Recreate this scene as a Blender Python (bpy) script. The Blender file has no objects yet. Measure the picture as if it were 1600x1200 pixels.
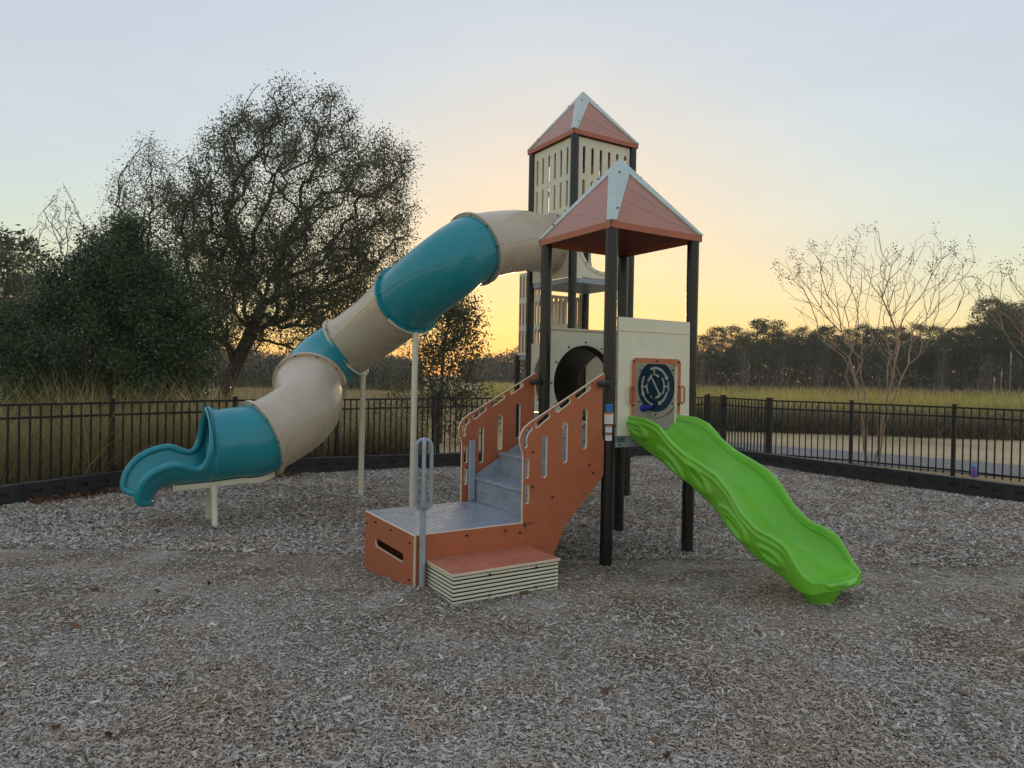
import bpy, bmesh, math, random
import numpy as np
from mathutils import Vector, Matrix

SC = bpy.context.scene
COL = SC.collection
random.seed(7)
RNG = np.random.default_rng(11)
PI = math.pi

# ------------------------------------------------------------------ camera
FPX, PITCH, ROLL, CAMH = 1071.66, 0.0125, 0.0174, 1.7
cam_d = bpy.data.cameras.new('camera')
cam_d.sensor_width = 36.0
cam_d.lens = FPX / 1600.0 * 36.0
cam_d.clip_start = 0.05
cam_d.clip_end = 3000.0
cam = bpy.data.objects.new('camera', cam_d)
COL.objects.link(cam)
cam.matrix_world = Matrix.Translation((0, 0, CAMH)) @ Matrix.Rotation(PI / 2 - PITCH, 4, 'X') @ Matrix.Rotation(ROLL, 4, 'Z')
SC.camera = cam

# ------------------------------------------------------------------ sky, sun, exposure
SUN_AZ = math.radians(3.0)      # measured from +Y towards +X
SUN_EL = math.radians(4.0)
HAZE = 0.00055
SKY_FLAT, SKY_SAT = -0.83, 0.98
world = bpy.data.worlds.new('World')
SC.world = world
world.use_nodes = True
wt = world.node_tree
wt.nodes.clear()
sky = wt.nodes.new('ShaderNodeTexSky')
sky.sky_type = 'NISHITA'
sky.sun_disc = False
sky.sun_elevation = SUN_EL
sky.sun_rotation = SUN_AZ
sky.altitude = 0
sky.air_density = 1.0
sky.dust_density = 0.38
sky.ozone_density = 0.8
# a power curve on luminance evens out the brightness of the whole sky but keeps its hue
bw = wt.nodes.new('ShaderNodeRGBToBW')
pw_ = wt.nodes.new('ShaderNodeMath'); pw_.operation = 'POWER'; pw_.inputs[1].default_value = SKY_FLAT
scl = wt.nodes.new('ShaderNodeVectorMath'); scl.operation = 'SCALE'
hsv = wt.nodes.new('ShaderNodeHueSaturation'); hsv.inputs['Saturation'].default_value = SKY_SAT
bg = wt.nodes.new('ShaderNodeBackground')
bg.inputs['Strength'].default_value = 0.15
wout = wt.nodes.new('ShaderNodeOutputWorld')
wt.links.new(sky.outputs['Color'], bw.inputs['Color'])
wt.links.new(bw.outputs['Val'], pw_.inputs[0])
wt.links.new(sky.outputs['Color'], scl.inputs[0])
wt.links.new(pw_.outputs[0], scl.inputs['Scale'])
wt.links.new(scl.outputs[0], hsv.inputs['Color'])
tint = wt.nodes.new('ShaderNodeVectorMath'); tint.operation = 'MULTIPLY'; tint.inputs[1].default_value = (1.005, 0.968, 1.0)
wt.links.new(hsv.outputs['Color'], tint.inputs[0])
# faint high cirrus
wtc = wt.nodes.new('ShaderNodeTexCoord'); wmp = wt.nodes.new('ShaderNodeMapping'); wmp.inputs['Scale'].default_value = (2.2, 2.2, 9.0); wmp.inputs['Rotation'].default_value = (0.12, 0.2, 0.0)
wno = wt.nodes.new('ShaderNodeTexNoise'); wno.inputs['Scale'].default_value = 1.6; wno.inputs['Detail'].default_value = 7; wno.inputs['Roughness'].default_value = 0.62; wno.inputs['Distortion'].default_value = 0.8
wmr = wt.nodes.new('ShaderNodeMapRange'); wmr.inputs[1].default_value = 0.45; wmr.inputs[2].default_value = 0.75; wmr.inputs[3].default_value = 0.99; wmr.inputs[4].default_value = 1.035
csc = wt.nodes.new('ShaderNodeVectorMath'); csc.operation = 'SCALE'
wt.links.new(wtc.outputs['Generated'], wmp.inputs['Vector']); wt.links.new(wmp.outputs[0], wno.inputs['Vector'])
wt.links.new(wno.outputs['Fac'], wmr.inputs[0]); sep = wt.nodes.new('ShaderNodeSeparateXYZ'); wt.links.new(tint.outputs[0], sep.inputs[0])
blu = wt.nodes.new('ShaderNodeMath'); blu.operation = 'SUBTRACT'; wt.links.new(sep.outputs['Z'], blu.inputs[0]); wt.links.new(sep.outputs['X'], blu.inputs[1])
bw2 = wt.nodes.new('ShaderNodeRGBToBW'); wt.links.new(tint.outputs[0], bw2.inputs['Color'])
rel = wt.nodes.new('ShaderNodeMath'); rel.operation = 'DIVIDE'; wt.links.new(blu.outputs[0], rel.inputs[0]); wt.links.new(bw2.outputs['Val'], rel.inputs[1])
bfac = wt.nodes.new('ShaderNodeMapRange'); bfac.inputs[1].default_value = -0.05; bfac.inputs[2].default_value = 0.40; bfac.inputs[3].default_value = 0.0; bfac.inputs[4].default_value = 0.75
wt.links.new(rel.outputs[0], bfac.inputs[0])
lav = wt.nodes.new('ShaderNodeVectorMath'); lav.operation = 'SCALE'; lav.inputs[0].default_value = (0.865, 0.90, 0.995); wt.links.new(bw2.outputs['Val'], lav.inputs['Scale'])
gmx = wt.nodes.new('ShaderNodeMix'); gmx.data_type = 'RGBA'
wt.links.new(bfac.outputs[0], gmx.inputs[0]); wt.links.new(tint.outputs[0], gmx.inputs[6]); wt.links.new(lav.outputs[0], gmx.inputs[7])
wt.links.new(gmx.outputs[2], csc.inputs[0]); wt.links.new(wmr.outputs[0], csc.inputs['Scale'])
wt.links.new(csc.outputs[0], bg.inputs['Color'])
wt.links.new(bg.outputs['Background'], wout.inputs['Surface'])

sun_d = bpy.data.lights.new('sun', 'SUN')
sun_d.energy = 0.25
sun_d.angle = math.radians(5.0)
sun_d.color = (1.0, 0.62, 0.30)
sun = bpy.data.objects.new('sun', sun_d)
COL.objects.link(sun)
sdir = Vector((math.sin(SUN_AZ) * math.cos(SUN_EL), math.cos(SUN_AZ) * math.cos(SUN_EL), math.sin(SUN_EL)))
sun.rotation_euler = sdir.to_track_quat('Z', 'Y').to_euler()
sun.location = (0, 0, 30)

vs = SC.view_settings
SC.display_settings.display_device = 'sRGB'
vs.view_transform = 'Standard'
vs.look = 'None'
vs.gamma = 1.0
vs.use_curve_mapping = False
vs.exposure = 2.13

SC.render.engine = 'CYCLES'
SC.cycles.use_denoising = True
SC.cycles.max_bounces = 8
SC.cycles.transparent_max_bounces = 8

# ------------------------------------------------------------------ materials
def nodes_of(m):
    return m.node_tree.nodes, m.node_tree.links

def mat(name, color, rough=0.5, metallic=0.0, var=0.10, scale=6.0, bump=0.0, bscale=200.0, spec=0.5, dirt=None, dirt_amt=0.0, dirt_scale=3.0, trans=0.0, coat=0.0):
    """Principled surface with slight colour drift, worn roughness, optional dirt blotches and fine relief."""
    m = bpy.data.materials.new(name)
    m.use_nodes = True
    N, L = nodes_of(m)
    b = N['Principled BSDF']
    tc = N.new('ShaderNodeTexCoord')
    n1 = N.new('ShaderNodeTexNoise'); n1.inputs['Scale'].default_value = scale; n1.inputs['Detail'].default_value = 6
    L.new(tc.outputs['Object'], n1.inputs['Vector'])
    mr = N.new('ShaderNodeMapRange'); mr.inputs[1].default_value = 0.3; mr.inputs[2].default_value = 0.7
    mr.inputs[3].default_value = 1.0 - var; mr.inputs[4].default_value = 1.0 + var
    L.new(n1.outputs['Fac'], mr.inputs[0])
    mx = N.new('ShaderNodeVectorMath'); mx.operation = 'SCALE'
    mx.inputs[0].default_value = color
    L.new(mr.outputs[0], mx.inputs['Scale'])
    last = mx.outputs[0]
    if dirt is not None:
        n2 = N.new('ShaderNodeTexNoise'); n2.inputs['Scale'].default_value = dirt_scale; n2.inputs['Detail'].default_value = 8; n2.inputs['Roughness'].default_value = 0.7
        L.new(tc.outputs['Object'], n2.inputs['Vector'])
        r2 = N.new('ShaderNodeMapRange'); r2.inputs[1].default_value = 0.52; r2.inputs[2].default_value = 0.75
        r2.inputs[3].default_value = 0.0; r2.inputs[4].default_value = dirt_amt
        L.new(n2.outputs['Fac'], r2.inputs[0])
        mixd = N.new('ShaderNodeMix'); mixd.data_type = 'RGBA'
        L.new(r2.outputs[0], mixd.inputs[0]); L.new(last, mixd.inputs[6]); mixd.inputs[7].default_value = (*dirt, 1)
        last = mixd.outputs[2]
    L.new(last, b.inputs['Base Color'])
    rr = N.new('ShaderNodeMapRange'); rr.inputs[3].default_value = max(0.02, rough - 0.08); rr.inputs[4].default_value = min(1, rough + 0.1)
    L.new(n1.outputs['Fac'], rr.inputs[0]); L.new(rr.outputs[0], b.inputs['Roughness'])
    b.inputs['Metallic'].default_value = metallic
    b.inputs['Specular IOR Level'].default_value = spec
    b.inputs['Coat Weight'].default_value = coat
    if trans: b.inputs['Transmission Weight'].default_value = trans
    if bump:
        n3 = N.new('ShaderNodeTexNoise'); n3.inputs['Scale'].default_value = bscale; n3.inputs['Detail'].default_value = 3
        L.new(tc.outputs['Object'], n3.inputs['Vector'])
        bp = N.new('ShaderNodeBump'); bp.inputs['Strength'].default_value = bump; bp.inputs['Distance'].default_value = 0.002
        L.new(n3.outputs['Fac'], bp.inputs['Height']); L.new(bp.outputs[0], b.inputs['Normal'])
    return m

def attr_mat(name, stops, rough=0.75, translucent=0.0, spec=0.3, noise=0.0, patch=None):
    """Colour from a per-piece random value stored on the mesh, so every leaf / chip / blade differs."""
    m = bpy.data.materials.new(name)
    m.use_nodes = True
    N, L = nodes_of(m)
    b = N['Principled BSDF']
    a = N.new('ShaderNodeAttribute'); a.attribute_name = 'rnd'
    cr = N.new('ShaderNodeValToRGB')
    el = cr.color_ramp.elements
    while len(el) < len(stops): el.new(0.5)
    for e, (p, c) in zip(el, stops):
        e.position = p; e.color = (*c, 1)
    last = a.outputs['Fac']
    if patch:
        tc = N.new('ShaderNodeTexCoord')
        n = N.new('ShaderNodeTexNoise'); n.inputs['Scale'].default_value = patch[0]; n.inputs['Detail'].default_value = 4
        L.new(tc.outputs['Object'], n.inputs['Vector'])
        ma = N.new('ShaderNodeMath'); ma.operation = 'MULTIPLY_ADD'
        ma.inputs[1].default_value = patch[1]; ma.inputs[2].default_value = -0.5 * patch[1]
        L.new(n.outputs['Fac'], ma.inputs[0])
        ad = N.new('ShaderNodeMath'); ad.operation = 'ADD'; ad.use_clamp = True
        L.new(last, ad.inputs[0]); L.new(ma.outputs[0], ad.inputs[1])
        last = ad.outputs[0]
    L.new(last, cr.inputs[0])
    L.new(cr.outputs[0], b.inputs['Base Color'])
    b.inputs['Roughness'].default_value = rough
    b.inputs['Specular IOR Level'].default_value = spec
    if translucent:
        out = N['Material Output']
        t = N.new('ShaderNodeBsdfTranslucent'); L.new(cr.outputs[0], t.inputs['Color'])
        ms = N.new('ShaderNodeMixShader'); ms.inputs[0].default_value = translucent
        L.new(b.outputs[0], ms.inputs[1]); L.new(t.outputs[0], ms.inputs[2]); L.new(ms.outputs[0], out.inputs['Surface'])
    return m

M = {}
M['terracotta'] = mat('terracotta_plastic_sheet', (0.46, 0.135, 0.062), 0.42, var=0.07, scale=9, bump=0.2, bscale=420, dirt=(0.34, 0.15, 0.10), dirt_amt=0.3, dirt_scale=7)
M['worn_terracotta'] = mat('worn_terracotta_tread', (0.46, 0.15, 0.085), 0.5, var=0.12, scale=12, bump=0.3, bscale=300, dirt=(0.50, 0.32, 0.24), dirt_amt=0.6, dirt_scale=9)
M['core'] = mat('cream_sheet_core', (0.72, 0.62, 0.48), 0.6, var=0.06)
M['roof'] = mat('terracotta_roof_plastic', (0.43, 0.175, 0.12), 0.34, var=0.08, scale=4, bump=0.12, bscale=300, dirt=(0.38, 0.23, 0.18), dirt_amt=0.55, dirt_scale=3)
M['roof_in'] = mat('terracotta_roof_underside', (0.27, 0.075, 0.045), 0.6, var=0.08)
M['cap'] = mat('pale_blue_grey_roof_cap', (0.50, 0.60, 0.59), 0.34, var=0.06, bump=0.1, bscale=300, dirt=(0.38, 0.42, 0.40), dirt_amt=0.4, dirt_scale=5)
M['cream'] = mat('cream_plastic_panel', (0.76, 0.735, 0.59), 0.45, var=0.04, scale=3, bump=0.15, bscale=350, dirt=(0.55, 0.52, 0.42), dirt_amt=0.35, dirt_scale=5)
M['cream_pole'] = mat('cream_painted_steel', (0.74, 0.72, 0.57), 0.36, var=0.05, dirt=(0.5, 0.46, 0.35), dirt_amt=0.5, dirt_scale=6)
M['post'] = mat('black_powder_coated_post', (0.014, 0.0135, 0.017), 0.28, var=0.1, bump=0.05, bscale=500, dirt=(0.028, 0.026, 0.026), dirt_amt=0.25, dirt_scale=9)
M['fence'] = mat('black_fence_coating', (0.008, 0.008, 0.009), 0.5, var=0.15)
M['kerb'] = mat('black_rubbery_border_plastic', (0.017, 0.018, 0.021), 0.5, var=0.25, scale=5, bump=0.3, bscale=150, dirt=(0.06, 0.056, 0.05), dirt_amt=0.4, dirt_scale=5)
M['teal'] = mat('teal_moulded_plastic', (0.012, 0.27, 0.34), 0.20, var=0.06, scale=3, bump=0.05, bscale=260, dirt=(0.10, 0.32, 0.36), dirt_amt=0.3, dirt_scale=4)
M['beige'] = mat('beige_moulded_plastic', (0.55, 0.475, 0.37), 0.26, var=0.05, scale=3, bump=0.05, bscale=260, dirt=(0.36, 0.30, 0.22), dirt_amt=0.45, dirt_scale=9)
M['tube_in'] = mat('dark_brown_tunnel_plastic', (0.10, 0.065, 0.05), 0.4, var=0.1)
M['green'] = mat('lime_green_moulded_plastic', (0.165, 0.53, 0.03), 0.30, var=0.10, scale=3, bump=0.07, bscale=260, dirt=(0.30, 0.52, 0.16), dirt_amt=0.55, dirt_scale=5)
M['navy'] = mat('navy_play_disc', (0.012, 0.055, 0.10), 0.4, var=0.1)
M['groove'] = mat('cream_maze_track', (0.70, 0.66, 0.55), 0.5, var=0.1, scale=30)
M['blue'] = mat('bright_blue_knob', (0.012, 0.045, 0.40), 0.35, var=0.05)
M['panel_grey'] = mat('warm_grey_back_panel', (0.60, 0.56, 0.46), 0.45, var=0.05, bump=0.15, bscale=350)
M['bar'] = mat('grey_blue_coated_bar', (0.33, 0.385, 0.45), 0.32, var=0.07, dirt=(0.22, 0.24, 0.25), dirt_amt=0.5, dirt_scale=12)
M['bolt'] = mat('dark_bolt', (0.03, 0.03, 0.03), 0.4, 0.6, var=0.1)
M['clamp'] = mat('charcoal_rubber_clamp', (0.035, 0.04, 0.05), 0.55, var=0.1)
M['gap'] = mat('black_gap', (0.012, 0.012, 0.012), 0.8, var=0.1)
M['paper'] = mat('white_sticker', (0.75, 0.76, 0.76), 0.45, var=0.03)
M['sticker_orange'] = mat('orange_sticker_band', (0.75, 0.26, 0.05), 0.45, var=0.03)
M['sticker_blue'] = mat('blue_sticker', (0.02, 0.22, 0.62), 0.4, var=0.03)
M['print'] = mat('sticker_print', (0.02, 0.03, 0.10), 0.5, var=0.03)
M['print_grey'] = mat('sticker_small_print', (0.33, 0.35, 0.37), 0.5, var=0.03)
M['bark'] = mat('grey_brown_bark', (0.075, 0.062, 0.052), 0.9, var=0.45, scale=7, bump=0.9, bscale=25, spec=0.2)
M['bark_pale'] = mat('pale_grey_bark', (0.34, 0.31, 0.27), 0.85, var=0.3, scale=6, bump=0.6, bscale=30, spec=0.2)
M['bark_myrtle'] = mat('peeling_tan_pink_bark', (0.33, 0.22, 0.155), 0.7, var=0.3, scale=3, bump=0.3, bscale=30, dirt=(0.48, 0.42, 0.33), dirt_amt=0.9, dirt_scale=2.5)
M['bark_pine'] = mat('dark_pine_bark', (0.06, 0.045, 0.037), 0.95, var=0.4, scale=3, spec=0.1)
M['asphalt'] = mat('grey_asphalt', (0.19, 0.182, 0.18), 0.8, var=0.10, scale=2, bump=0.4, bscale=90)
M['purple'] = mat('purple_bottle_plastic', (0.22, 0.10, 0.50), 0.3, var=0.04)
M['lid_blue'] = mat('sky_blue_bottle_lid', (0.06, 0.26, 0.62), 0.35, var=0.04)
M['utility_green'] = mat('utility_green_paint', (0.03, 0.07, 0.055), 0.5, var=0.1)

def perforated(name, color, pitch, hole, raised):
    m = mat(name, color, 0.26, 0.0, var=0.12, scale=7, dirt=(0.13, 0.14, 0.15), dirt_amt=0.5, dirt_scale=9)
    N, L = nodes_of(m)
    b = N['Principled BSDF']
    tc = N.new('ShaderNodeTexCoord')
    v = N.new('ShaderNodeTexVoronoi'); v.inputs['Scale'].default_value = 1.0 / pitch; v.inputs['Randomness'].default_value = 0.12
    L.new(tc.outputs['Object'], v.inputs['Vector'])
    r = N.new('ShaderNodeMapRange'); r.inputs[1].default_value = hole * 0.7; r.inputs[2].default_value = hole * 1.3
    r.inputs[3].default_value = 1.0 if raised else 0.0; r.inputs[4].default_value = 0.0 if raised else 1.0
    L.new(v.outputs['Distance'], r.inputs[0])
    bp = N.new('ShaderNodeBump'); bp.inputs['Strength'].default_value = 0.9; bp.inputs['Distance'].default_value = 0.004
    L.new(r.outputs[0], bp.inputs['Height']); L.new(bp.outputs[0], b.inputs['Normal'])
    return m
M['tread'] = perforated('grey_coated_tread_plate', (0.28, 0.325, 0.385), 0.05, 0.22, True)

# ground: dry lawn and wood-chip bed (the chips themselves are geometry on top)
def ground_mat(name, stops, scale, bump):
    m = bpy.data.materials.new(name); m.use_nodes = True
    N, L = nodes_of(m); b = N['Principled BSDF']
    tc = N.new('ShaderNodeTexCoord')
    n = N.new('ShaderNodeTexNoise'); n.inputs['Scale'].default_value = scale; n.inputs['Detail'].default_value = 10; n.inputs['Roughness'].default_value = 0.75
    n2 = N.new('ShaderNodeTexNoise'); n2.inputs['Scale'].default_value = scale * 0.03; n2.inputs['Detail'].default_value = 4
    L.new(tc.outputs['Object'], n.inputs['Vector']); L.new(tc.outputs['Object'], n2.inputs['Vector'])
    ma = N.new('ShaderNodeMath'); ma.operation = 'MULTIPLY_ADD'; ma.inputs[1].default_value = 0.5
    L.new(n2.outputs['Fac'], ma.inputs[0])
    hal = N.new('ShaderNodeMath'); hal.operation = 'MULTIPLY'; hal.inputs[1].default_value = 0.5
    L.new(n.outputs['Fac'], hal.inputs[0]); L.new(hal.outputs[0], ma.inputs[2])
    cr = N.new('ShaderNodeValToRGB'); el = cr.color_ramp.elements
    while len(el) < len(stops): el.new(0.5)
    for e, (p, c) in zip(el, stops): e.position = p; e.color = (*c, 1)
    L.new(ma.outputs[0], cr.inputs[0]); L.new(cr.outputs[0], b.inputs['Base Color'])
    b.inputs['Roughness'].default_value = 0.95; b.inputs['Specular IOR Level'].default_value = 0.15
    bp = N.new('ShaderNodeBump'); bp.inputs['Strength'].default_value = bump; bp.inputs['Distance'].default_value = 0.02
    L.new(n.outputs['Fac'], bp.inputs['Height']); L.new(bp.outputs[0], b.inputs['Normal'])
    return m
M['lawn'] = ground_mat('dry_winter_lawn', [(0.36, (0.26, 0.19, 0.095)), (0.5, (0.46, 0.355, 0.205)), (0.62, (0.57, 0.455, 0.28))], 9.0, 0.7)
M['bed'] = ground_mat('weathered_wood_chip_bed', [(0.34, (0.10, 0.076, 0.057)), (0.47, (0.23, 0.19, 0.15)), (0.55, (0.39, 0.345, 0.295)), (0.66, (0.58, 0.53, 0.47))], 55.0, 1.0)
M['chips'] = attr_mat('weathered_wood_chips', [(0.0, (0.14, 0.105, 0.08)), (0.2, (0.30, 0.245, 0.195)), (0.45, (0.45, 0.40, 0.35)), (0.70, (0.56, 0.52, 0.475)), (0.94, (0.65, 0.615, 0.575)), (1.0, (0.80, 0.74, 0.63))], 0.8, spec=0.25, patch=(0.55, 0.45))
def add_patches(m, color, scale, lo, hi, amt):
    """soil-brown areas among the grey pieces"""
    N, L = nodes_of(m); b = N['Principled BSDF']; src = b.inputs['Base Color'].links[0].from_socket
    tc = N.new('ShaderNodeTexCoord'); n = N.new('ShaderNodeTexNoise'); n.inputs['Scale'].default_value = scale; n.inputs['Detail'].default_value = 6; n.inputs['Roughness'].default_value = 0.65
    L.new(tc.outputs['Object'], n.inputs['Vector'])
    r = N.new('ShaderNodeMapRange'); r.inputs[1].default_value = lo; r.inputs[2].default_value = hi; r.inputs[3].default_value = 0.0; r.inputs[4].default_value = amt
    L.new(n.outputs['Fac'], r.inputs[0])
    mx = N.new('ShaderNodeMix'); mx.data_type = 'RGBA'; mx.blend_type = 'MULTIPLY'
    L.new(r.outputs[0], mx.inputs[0]); L.new(src, mx.inputs[6]); mx.inputs[7].default_value = (*color, 1); L.new(mx.outputs[2], b.inputs['Base Color'])
add_patches(M['chips'], (0.80, 0.58, 0.38), 1.1, 0.48, 0.68, 0.5)
add_patches(M['bed'], (0.80, 0.58, 0.38), 1.1, 0.48, 0.68, 0.5)
M['litter'] = attr_mat('fallen_brown_leaves', [(0.0, (0.05, 0.025, 0.016)), (0.5, (0.12, 0.055, 0.03)), (0.85, (0.22, 0.12, 0.06)), (1.0, (0.42, 0.27, 0.14))], 0.7)
M['leaf_oak'] = attr_mat('oak_leaves', [(0.0, (0.050, 0.062, 0.032)), (0.6, (0.095, 0.112, 0.060)), (1.0, (0.15, 0.155, 0.085))], 0.45, 0.22)
M['leaf_magnolia'] = attr_mat('glossy_evergreen_leaves', [(0.0, (0.018, 0.038, 0.014)), (0.6, (0.042, 0.082, 0.028)), (1.0, (0.10, 0.165, 0.052))], 0.36, 0.16, spec=0.45)
M['leaf_holly'] = attr_mat('holly_leaves', [(0.0, (0.05, 0.058, 0.028)), (0.6, (0.095, 0.105, 0.05)), (1.0, (0.16, 0.145, 0.08))], 0.45, 0.28)
M['leaf_brown'] = attr_mat('clinging_brown_leaves', [(0.0, (0.05, 0.035, 0.028)), (1.0, (0.13, 0.09, 0.06))], 0.7, 0.2)
M['needle'] = attr_mat('pine_needles', [(0.0, (0.032, 0.044, 0.022)), (0.6, (0.065, 0.084, 0.038)), (1.0, (0.12, 0.12, 0.05))], 0.6, 0.2)
M['pods'] = attr_mat('dry_seed_heads', [(0.0, (0.07, 0.05, 0.04)), (1.0, (0.14, 0.10, 0.075))], 0.8)
M['grass_meadow'] = attr_mat('meadow_grass', [(0.0, (0.23, 0.18, 0.065)), (0.35, (0.40, 0.35, 0.10)), (0.7, (0.52, 0.46, 0.13)), (1.0, (0.68, 0.54, 0.27))], 0.8, 0.5, patch=(0.12, 0.9))
M['grass_dark'] = attr_mat('tangled_weeds', [(0.0, (0.08, 0.075, 0.05)), (0.5, (0.17, 0.155, 0.10)), (1.0, (0.34, 0.29, 0.20))], 0.85, 0.3)
M['grass_tall'] = attr_mat('tall_clump_grass', [(0.0, (0.10, 0.11, 0.035)), (0.4, (0.26, 0.245, 0.09)), (0.7, (0.44, 0.36, 0.19)), (1.0, (0.64, 0.53, 0.37))], 0.75, 0.4, patch=(0.5, 0.6))
M['grass_field'] = attr_mat('straw_field_grass', [(0.0, (0.18, 0.135, 0.065)), (0.5, (0.36, 0.29, 0.14)), (1.0, (0.56, 0.46, 0.28))], 0.85, 0.35, patch=(0.15, 0.7))
M['reed'] = attr_mat('dry_reeds', [(0.0, (0.14, 0.085, 0.055)), (1.0, (0.30, 0.21, 0.14))], 0.85, 0.2)
M['twig'] = mat('grey_twigs', (0.155, 0.145, 0.125), 0.9, var=0.3, scale=1, spec=0.1)

# ------------------------------------------------------------------ mesh helpers
class MB:
    """Collects shapes; build() links them as one mesh object."""
    def __init__(s): s.v = []; s.f = []; s.m = []; s.sm = []
    def add(s, verts, faces, m=0, smooth=False):
        o = len(s.v); s.v += [tuple(map(float, p)) for p in verts]
        s.f += [tuple(i + o for i in f) for f in faces]
        if isinstance(m, (list, tuple)): s.m += list(m)
        else: s.m += [m] * len(faces)
        s.sm += [smooth] * len(faces)
        return s
    def box(s, x0, x1, y0, y1, z0, z1, m=0):
        v = [(x0,y0,z0),(x1,y0,z0),(x1,y1,z0),(x0,y1,z0),(x0,y0,z1),(x1,y0,z1),(x1,y1,z1),(x0,y1,z1)]
        return s.add(v, [(0,3,2,1),(4,5,6,7),(0,1,5,4),(1,2,6,5),(2,3,7,6),(3,0,4,7)], m)
    def rbox(s, x0, x1, y0, y1, z0, z1, r=0.004, m=0):
        """box with chamfered vertical and horizontal edges"""
        v = []; f = []
        for z, k in ((z0, r), (z0 + r, 0), (z1 - r, 0), (z1, r)):
            a, b, c, d = x0 + k, x1 - k, y0 + k, y1 - k
            q = r
            v += [(a+q,c,z),(b-q,c,z),(b,c+q,z),(b,d-q,z),(b-q,d,z),(a+q,d,z),(a,d-q,z),(a,c+q,z)]
        for l in range(3):
            for i in range(8):
                j = (i + 1) % 8
                f.append((l*8+i, l*8+j, l*8+8+j, l*8+8+i))
        f.append(tuple(reversed(range(8)))); f.append(tuple(range(24, 32)))
        return s.add(v, f, m)
    def tube(s, path, rad, n=12, caps=True, m=0, smooth=True, closed=False):
        P = [Vector(p) for p in path]; k = len(P)
        R = rad if hasattr(rad, '__len__') else [rad] * k
        fr = frames(P, closed)
        v = []; f = []
        for p, (t, a, b), r in zip(P, fr, R):
            for i in range(n):
                w = 2 * PI * i / n
                v.append(p + a * (r * math.cos(w)) + b * (r * math.sin(w)))
        last = k if closed else k - 1
        for j in range(last):
            j2 = (j + 1) % k
            for i in range(n):
                i2 = (i + 1) % n
                f.append((j*n+i, j*n+i2, j2*n+i2, j2*n+i))
        s.add(v, f, m, smooth)
        if caps and not closed:
            s.add(v[:n], [tuple(reversed(range(n)))], m); s.add(v[-n:], [tuple(range(n))], m)
        return s
    def ball(s, c, r, n=10, sz=1.0, m=0):
        v = []; f = []; k = n // 2
        for j in range(k + 1):
            a = PI * j / k
            for i in range(n):
                w = 2 * PI * i / n
                v.append((c[0] + r*math.sin(a)*math.cos(w), c[1] + r*math.sin(a)*math.sin(w), c[2] + r*sz*math.cos(a)))
        for j in range(k):
            for i in range(n):
                i2 = (i + 1) % n
                f.append((j*n+i, (j+1)*n+i, (j+1)*n+i2, j*n+i2))
        return s.add(v, f, m, True)
    def build(s, name, mats, parent=None, org=(0, 0, 0), **kw):
        me = bpy.data.meshes.new(name)
        me.from_pydata([(p[0]-org[0], p[1]-org[1], p[2]-org[2]) for p in s.v], [], s.f)
        if not isinstance(mats, (list, tuple)): mats = [mats]
        for x in mats: me.materials.append(M[x] if isinstance(x, str) else x)
        me.polygons.foreach_set('material_index', s.m)
        me.polygons.foreach_set('use_smooth', s.sm)
        me.update()
        return link(name, me, parent, **kw)

def frames(P, closed=False):
    """rotation-minimising frames along a polyline"""
    k = len(P); T = []
    for i in range(k):
        if closed: d = P[(i+1) % k] - P[i-1]
        else: d = P[min(i+1, k-1)] - P[max(i-1, 0)]
        T.append(d.normalized())
    up = Vector((0, 0, 1)) if abs(T[0].z) < 0.9 else Vector((1, 0, 0))
    a = (up - T[0] * up.dot(T[0])).normalized()
    out = []
    for t in T:
        a = (a - t * a.dot(t)).normalized()
        out.append((t, a, t.cross(a)))
    return out

def link(name, me, parent=None, label=None, cat=None, group=None, kind=None):
    o = bpy.data.objects.new(name, me)
    COL.objects.link(o)
    if parent is not None: o.parent = parent
    tag(o, label, cat, group, kind)
    return o

def tag(o, label=None, cat=None, group=None, kind=None):
    if label: o['label'] = label
    if cat: o['category'] = cat
    if group: o['group'] = group
    if kind: o['kind'] = kind
    return o

def thing(name, loc, rz, label, cat, group=None):
    o = bpy.data.objects.new(name, None); COL.objects.link(o)
    o.empty_display_size = 0.2
    o.location = loc; o.rotation_euler = (0, 0, rz)
    return tag(o, label, cat, group)

def npmesh(name, V, F, mats, rnd=None, parent=None, smooth=False, **kw):
    """fast mesh from numpy arrays; F is (n,3) or (n,4); rnd one value per face"""
    me = bpy.data.meshes.new(name)
    V = np.asarray(V, np.float32); F = np.asarray(F, np.int32)
    k = F.shape[1]
    me.vertices.add(len(V)); me.vertices.foreach_set('co', V.ravel())
    me.loops.add(F.size); me.loops.foreach_set('vertex_index', F.ravel())
    me.polygons.add(len(F)); me.polygons.foreach_set('loop_start', np.arange(0, F.size, k, dtype=np.int32))
    if smooth: me.polygons.foreach_set('use_smooth', np.ones(len(F), bool))
    if rnd is not None:
        a = me.attributes.new('rnd', 'FLOAT', 'FACE'); a.data.foreach_set('value', np.asarray(rnd, np.float32))
    me.materials.append(M[mats] if isinstance(mats, str) else mats)
    me.update(calc_edges=True)
    return link(name, me, parent, **kw)

def copy_tree(o, parent=None):
    c = o.copy(); COL.objects.link(c)
    c.parent = parent
    for ch in o.children: copy_tree(ch, c)
    return c

# flat outlines with holes -> sheet of real thickness
def stadium(cx, cy, length, w, ang=90.0, n=7):
    r = w / 2; h = length / 2 - r; a = math.radians(ang)
    pts = []
    for i in range(n + 1):
        t = -PI/2 + PI * i / n
        pts.append((h + r*math.cos(t), r*math.sin(t)))
    for i in range(n + 1):
        t = PI/2 + PI * i / n
        pts.append((-h + r*math.cos(t), r*math.sin(t)))
    return [(cx + x*math.cos(a) - y*math.sin(a), cy + x*math.sin(a) + y*math.cos(a)) for x, y in pts]

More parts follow.
